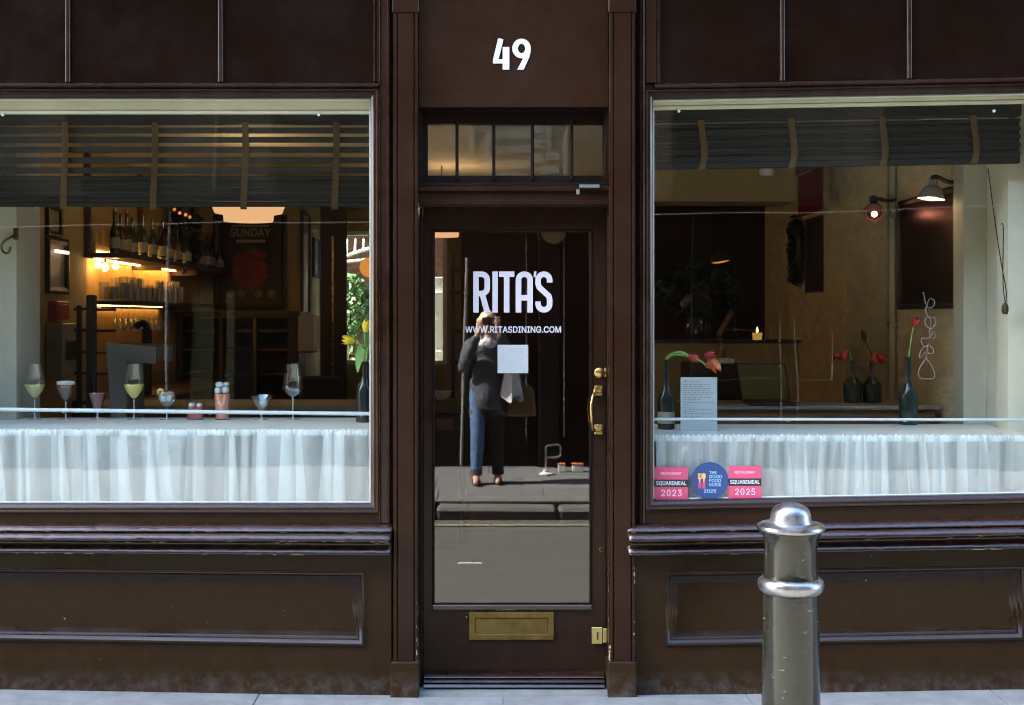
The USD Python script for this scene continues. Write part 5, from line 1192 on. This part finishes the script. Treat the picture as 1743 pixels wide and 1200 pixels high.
tg = [(612, 270), (622, 300), (650, 365), (690, 330), (655, 305), (640, 350), (628, 370), (650, 420), (685, 430), (690, 470), (660, 500), (625, 460), (640, 425), (662, 440), (660, 500), (655, 555), (690, 560), (680, 520), (650, 560), (600, 570), (625, 620), (650, 600), (640, 650), (680, 660), (665, 620), (610, 630), (590, 690), (625, 660), (632, 690), (600, 740), (582, 790), (600, 825), (660, 830), (690, 810), (670, 750), (628, 690)]
single('scratched_tag', tube(spline([(X(1413 + a / 3.87, .047), .0470, Z(430 + b / 3.87, .047)) for a, b in tg], 260), .0009, 5), 'scratch', 'looping pale tag scratched into the right window glass', 'graffiti')

# ---------------------------------------------------------------- bollard
BX, BY = X(1346, -1.15), -1.15; s_ = S(BY)
bo_ = thing('bollard', 'grey green cast metal bollard with a shiny domed top on the pavement', 'bollard', (BX, BY, PZ))
def bz(py): return Z(py, BY) - PZ
rr = lambda w: w / 2 / s_
obj('shaft', lathe([(0, -.02), (.135, -.02), (.135, .16), (.12, .18), (.112, .20), (rr(98.5), bz(1200)), (rr(93), bz(1015)), (rr(92), bz(1008)), (0, bz(1008))], 56), 'bollard_paint', bo_, 35, local=True)
obj('lower_ring', lathe([(rr(90), bz(1009)), (rr(96), bz(1008)), (rr(106), bz(1004)), (rr(111), bz(996)), (rr(109), bz(988)), (rr(99), bz(983)), (rr(90), bz(982))], 56), 'worn_steel', bo_, 40, local=True)
obj('neck', lathe([(0, bz(982.5)), (rr(91), bz(982.5)), (rr(88), bz(970)), (rr(87), bz(932)), (rr(88.5), bz(922)), (rr(93), bz(913)), (rr(101), bz(907)), (rr(103), bz(904)), (0, bz(903.6))], 56), 'bollard_paint', bo_, 35, local=True)
obj('cap_flange', lathe([(0, bz(903.5)), (rr(104), bz(903.2)), (rr(112), bz(902)), (rr(115), bz(898.5)), (rr(113), bz(894)), (rr(101), bz(890.5)), (rr(80), bz(889)), (0, bz(888))], 56), 'worn_steel', bo_, 35, local=True)
obj('dome', lathe([(rr(74), bz(890.5)), (rr(72), bz(887)), (rr(68), bz(882)), (rr(67), bz(876)), (rr(62), bz(868)), (rr(50), bz(861.5)), (rr(32), bz(857.5)), (rr(14), bz(856)), (0, bz(855.6))], 56), 'worn_steel', bo_, True, local=True)
# ---------------------------------------------------------------- the person across the road, seen mirrored in the door glass
PX, PYY = -.045, -6.33
G = float(opp_z(PYY))
def V3(x, y, z): return np.array([PX + x, PYY + y, G + z])
def hullchain(js, n=20):
    out = []
    for (p, r), (q, s_) in zip(js[:-1], js[1:]):
        out.append(m3.Manifold.batch_hull([m3.Manifold.sphere(r, n).translate(tuple(map(float, p))), m3.Manifold.sphere(s_, n).translate(tuple(map(float, q)))]))
    return out
def ell(p, r, n=28): return m3.Manifold.sphere(1.0, n).scale(tuple(map(float, r))).translate(tuple(map(float, p)))
def soften(man, edge, it=10):
    m_ = man.refine_to_length(edge).to_mesh(); t = trimesh.Trimesh(m_.vert_properties[:, :3], m_.tri_verts); trimesh.smoothing.filter_taubin(t, iterations=it); return t
def rumple(t, amp, f, seed):
    n_ = t.vertex_normals; v = t.vertices; t.vertices = v + n_ * ((meshkit.fbm(v * np.array([f, f, f * .6]), 3, seed) - .5) * 2 * amp)[:, None]; return t
def union(l): return m3.Manifold.batch_boolean(l, m3.OpType.Add)
HIP, KN, AN = .90, .49, .08
legs = []
feet = {}
for sx, fx_, fy_ in ((-1, -.115, .06), (1, .10, -.02)):
    hip, kn, an = V3(sx * .085, 0, HIP), V3((sx * .085 + fx_) / 2, fy_ / 2 + .03, KN), V3(fx_, fy_, AN)
    legs.append((hip, kn, an)); feet[sx] = an
LF = {-1: (V3(-.17, -.02, 1.36), V3(-.24, .09, 1.15), V3(-.075, .24, 1.52)), 1: (V3(.17, -.02, 1.36), V3(.25, .10, 1.16), V3(.095, .25, 1.55))}
HEAD = V3(0, .04, 1.575)
body = [ell(V3(0, 0, .98), (.155, .105, .13)), ell(V3(0, -.005, 1.15), (.14, .095, .16)), ell(V3(0, -.01, 1.30), (.165, .10, .14)), ell(HEAD, (.074, .092, .108)), ell(HEAD + (0, .03, -.045), (.055, .065, .06))]
body += hullchain([(V3(0, -.015, 1.38), .055), (HEAD + (0, -.01, -.06), .05)])
body += hullchain([(V3(-.15, -.02, 1.37), .055), (V3(.15, -.02, 1.37), .055)])
body += hullchain([(HEAD + (0, .09, .005), .009), (HEAD + (0, .11, -.028), .014)])
for sx in (-1, 1):
    body += [ell(HEAD + (sx * .076, 0, -.01), (.012, .02, .03))]
    hip, kn, an = legs[0 if sx < 0 else 1]
    body += hullchain([(hip, .085), (kn, .052), (an, .036)])
    body += hullchain([(an, .036), (an + (0, .10, -.045), .03), (an + (0, .16, -.05), .024)])
    s_, e_, w_ = LF[sx]
    body += hullchain([(s_, .05), (e_, .038), (w_, .026)])
    # hand: palm, four curled fingers and a thumb closed round the camera
    pal = w_ + np.array([-sx * .012, .015, .05]); body += [m3.Manifold.batch_hull([m3.Manifold.sphere(.018, 14).translate(tuple(map(float, w_ + o))) for o in ((0, .0, .01), (sx * .012, .0, .06), (sx * .012, .035, .055), (0, .025, .02))])]
    for k in range(4):
        b0_ = w_ + np.array([sx * .012, -.002 + .0, .045 + .018 * (k - 1)]) + np.array([0, .02, 0]); ln_ = (.9, 1.0, .95, .75)[k]
        body += hullchain([(b0_, .0092), (b0_ + np.array([sx * .004, .034 * ln_, .004]), .0085), (b0_ + np.array([-sx * .022 * ln_, .046, .004]), .008), (b0_ + np.array([-sx * .040 * ln_, .044, .002]), .0072)], 12)
    body += hullchain([(w_ + np.array([-sx * .008, -.004, .022]), .0115), (w_ + np.array([-sx * .030, -.012, .030]), .010), (w_ + np.array([-sx * .048, -.006, .036]), .0085)], 12)
person = thing('person', 'person in blue grey jacket and jeans photographing across the road, mirrored in the door', 'person', (PX, PYY, G))
obj('body', soften(union(body), .012, 8), 'skin', person, True)
for sx in (-1, 1): obj('eye', trimesh.creation.icosphere(subdivisions=2, radius=.011).apply_translation(HEAD + (sx * .031, .079, .008)), 'black_leather', person, True)
hair = union([ell(HEAD + (0, -.022, .022), (.092, .098, .112)), ell(HEAD + (0, -.05, -.04), (.090, .07, .12))] + hullchain([(HEAD + (-.075, -.02, .03), .035), (HEAD + (-.085, -.005, -.11), .03), (HEAD + (-.08, .01, -.17), .02)]) + hullchain([(HEAD + (.075, -.02, .03), .035), (HEAD + (.085, -.005, -.11), .03), (HEAD + (.08, .01, -.17), .02)])) - ell(HEAD + (0, .085, -.02), (.068, .075, .10))
obj('hair', soften(hair, .012, 6), 'hair_blond', person, True)
jk = [ell(V3(0, -.005, 1.15), (.165, .122, .20)), ell(V3(0, -.012, 1.31), (.188, .122, .13)), ell(V3(0, 0, .95), (.185, .135, .16))]
jk += hullchain([(V3(-.16, -.02, 1.37), .066), (V3(.16, -.02, 1.37), .066)]) + hullchain([(V3(0, 0, .95), .15), (V3(0, 0, .80), .165)])
for sx in (-1, 1):
    s_, e_, w_ = LF[sx]; jk += hullchain([(s_, .068), (e_, .056), (e_ * .25 + w_ * .75, .046)])
jk = union(jk) - m3.Manifold.cube((.6, .6, .3), True).translate(tuple(map(float, V3(0, 0, .58))))
obj('jacket', rumple(soften(jk, .016, 6), .016, 13, 3), 'jacket_blue_grey', person, True)
sk = union(hullchain([(V3(0, .02, 1.44), .058), (V3(0, .0, 1.40), .085)]) + [ell(V3(0, .06, 1.38), (.09, .07, .06))]); obj('scarf', rumple(soften(sk, .012, 8), .012, 22, 7), 'white_cloth', person, True)
obj('hem', soften(union([ell(V3(-.085, .0, .70), (.105, .11, .10)), ell(V3(.085, -.01, .70), (.105, .11, .10))]) - m3.Manifold.cube((.6, .6, .2), True).translate(tuple(map(float, V3(0, 0, .52)))), .02, 4), 'brown_hem', person, True)
for (hip, kn, an), m_ in zip(legs, ('denim', 'black_cloth')):  # right leg in black: the unlit side put into the cloth colour
    tr = union(hullchain([(hip, .098), (kn, .07), (an * .9 + kn * .1 + (0, 0, 0), .056)])); obj('trouser_leg', rumple(soften(tr, .014, 6), .010, 16, 5), m_, person, True)
    cf = an + (0, 0, .035); obj('cuff', tube([cf + (0, 0, -.03), cf + (0, 0, .03)], .062, 16), 'jacket_blue_grey' if m_ == 'denim' else m_, person, 40)
    sh_ = union([ell(an + (0, .055, -.052), (.045, .125, .030)), ell(an + (0, -.03, -.045), (.038, .05, .04))]); obj('shoe', soften(sh_, .012, 4), 'black_leather', person, True)
# camera held to the eye
cmr = V3(.01, .205, 1.60)
cm_ = thing('camera_body', 'small dark film camera held to the eye of the person mirrored in the door', 'camera', tuple(cmr))
obj('body', bx(cmr[0] - .065, cmr[0] + .065, cmr[1] - .017, cmr[1] + .017, cmr[2] - .038, cmr[2] + .038, .006), 'dark_wood', cm_)
obj('lens', lathe([(0, 0), (.028, 0), (.028, .022), (.024, .03), (0, .028)], 24, tuple(cmr + (0, .0175 + .0, 0)), 'y').apply_transform(trimesh.transformations.translation_matrix((0, .03, 0))), 'black_metal', cm_, 40)
obj('finder', bx(cmr[0] - .02, cmr[0] + .02, cmr[1] - .014, cmr[1] + .014, cmr[2] + .0385, cmr[2] + .052, .003), 'steel', cm_)
# cloth and bag carried on the shaded side
cb = V3(.235, .09, 1.10)
V = []; nu, nv = 24, 16
for j in range(nv):
    q = j / (nv - 1)
    for i in range(nu):
        u_ = i / (nu - 1); a = (u_ - .5) * 2 * math.pi * .92; r0 = .055 + .035 * q
        V.append(cb + np.array([r0 * math.sin(a) * 1.1 + .02 * math.sin(6 * u_ * math.pi) * q, r0 * math.cos(a) + .012 * math.sin(9 * u_ * math.pi) * q, .07 - .33 * q - .04 * math.sin(5 * u_ * math.pi + 1) * q]))
Fc = [(j * nu + i, j * nu + i + 1, (j + 1) * nu + i + 1, (j + 1) * nu + i) for j in range(nv - 1) for i in range(nu - 1)]
single('draped_cloth', trimesh.Trimesh(*meshkit.arrays((np.array(V), np.array(Fc)))[:2], process=False), 'white_cloth', 'white garment draped over the arm of the person mirrored in the door', 'garment', smooth=True)
bg = V3(.33, -.02, .82); sb2 = thing('shoulder_bag', 'tan shoulder bag at the side of the person mirrored in the door', 'bag', tuple(bg))
obj('bag', soften(union([m3.Manifold.batch_hull([m3.Manifold.sphere(.03, 16).translate(tuple(map(float, bg + o))) for o in ((-.12, -.03, -.13), (.12, -.03, -.13), (.09, -.02, .11), (-.09, -.02, .11), (-.12, .04, -.13), (.12, .04, -.13))])]), .02, 4), 'tan_bag', sb2, True)
obj('strap', tube(spline([bg + (-.06, 0, .12), bg + (-.09, .0, .35), V3(.16, -.03, 1.445), bg + (-.05, -.10, .32), bg + (.06, -.02, .12)], 24), .012, 6), 'tan_bag', sb2)
# things standing along the far pavement, mirrored beside the person
q_ = lambda px, py, y: np.array([(px - 838) / 2160 * (6.236 - y), y, CAM_Z - (py - 543) / 2160 * (6.236 - y)])
y_ = OY + .45; g0 = float(opp_z(y_))
p0, p1 = q_(929, 779, y_), q_(954, 758, y_)
ws = thing('wire_stand', 'small bent wire stand on a pale foot, mirrored low in the door', 'stand', (p0[0], y_, g0))
obj('loop', tube([(p0[0], y_, g0 + .02), (p0[0], y_, p1[2] - .02), (p0[0] + .02, y_, p1[2]), (p1[0] - .02, y_, p1[2] + .01), (p1[0], y_, p1[2] - .01), (p1[0], y_, p0[2] + .03), (p1[0] - .02, y_, p0[2] + .01), (p0[0] + .01, y_, p0[2])], .010, 6), 'steel', ws)
obj('foot', lathe([(0, 0), (.07, 0), (.07, .012), (.03, .03), (.03, .05), (0, .052)], 20, (p0[0], y_, g0)), 'white_cloth', ws, 40)
for i, (a_, b_) in enumerate(((950, 962), (974, 993))):
    p0, p1 = q_(a_, 806, OY + .3), q_(b_, 794, OY + .3); g1 = float(opp_z(OY + .3))
    wb_ = thing('white_box', ['narrow white box at the foot of the black front, mirrored in the door', 'wider white box at the foot of the black front, mirrored in the door'][i], 'box', (p0[0], OY + .3, g1))
    obj('body', bx(p0[0], p1[0], OY + .22, OY + .32, g1, g1 + .075, .006), 'white_sash', wb_); obj('lid', bx(p0[0] - .004, p1[0] + .004, OY + .216, OY + .324, g1 + .0755, g1 + .085, .002), 'tulip_orange', wb_)
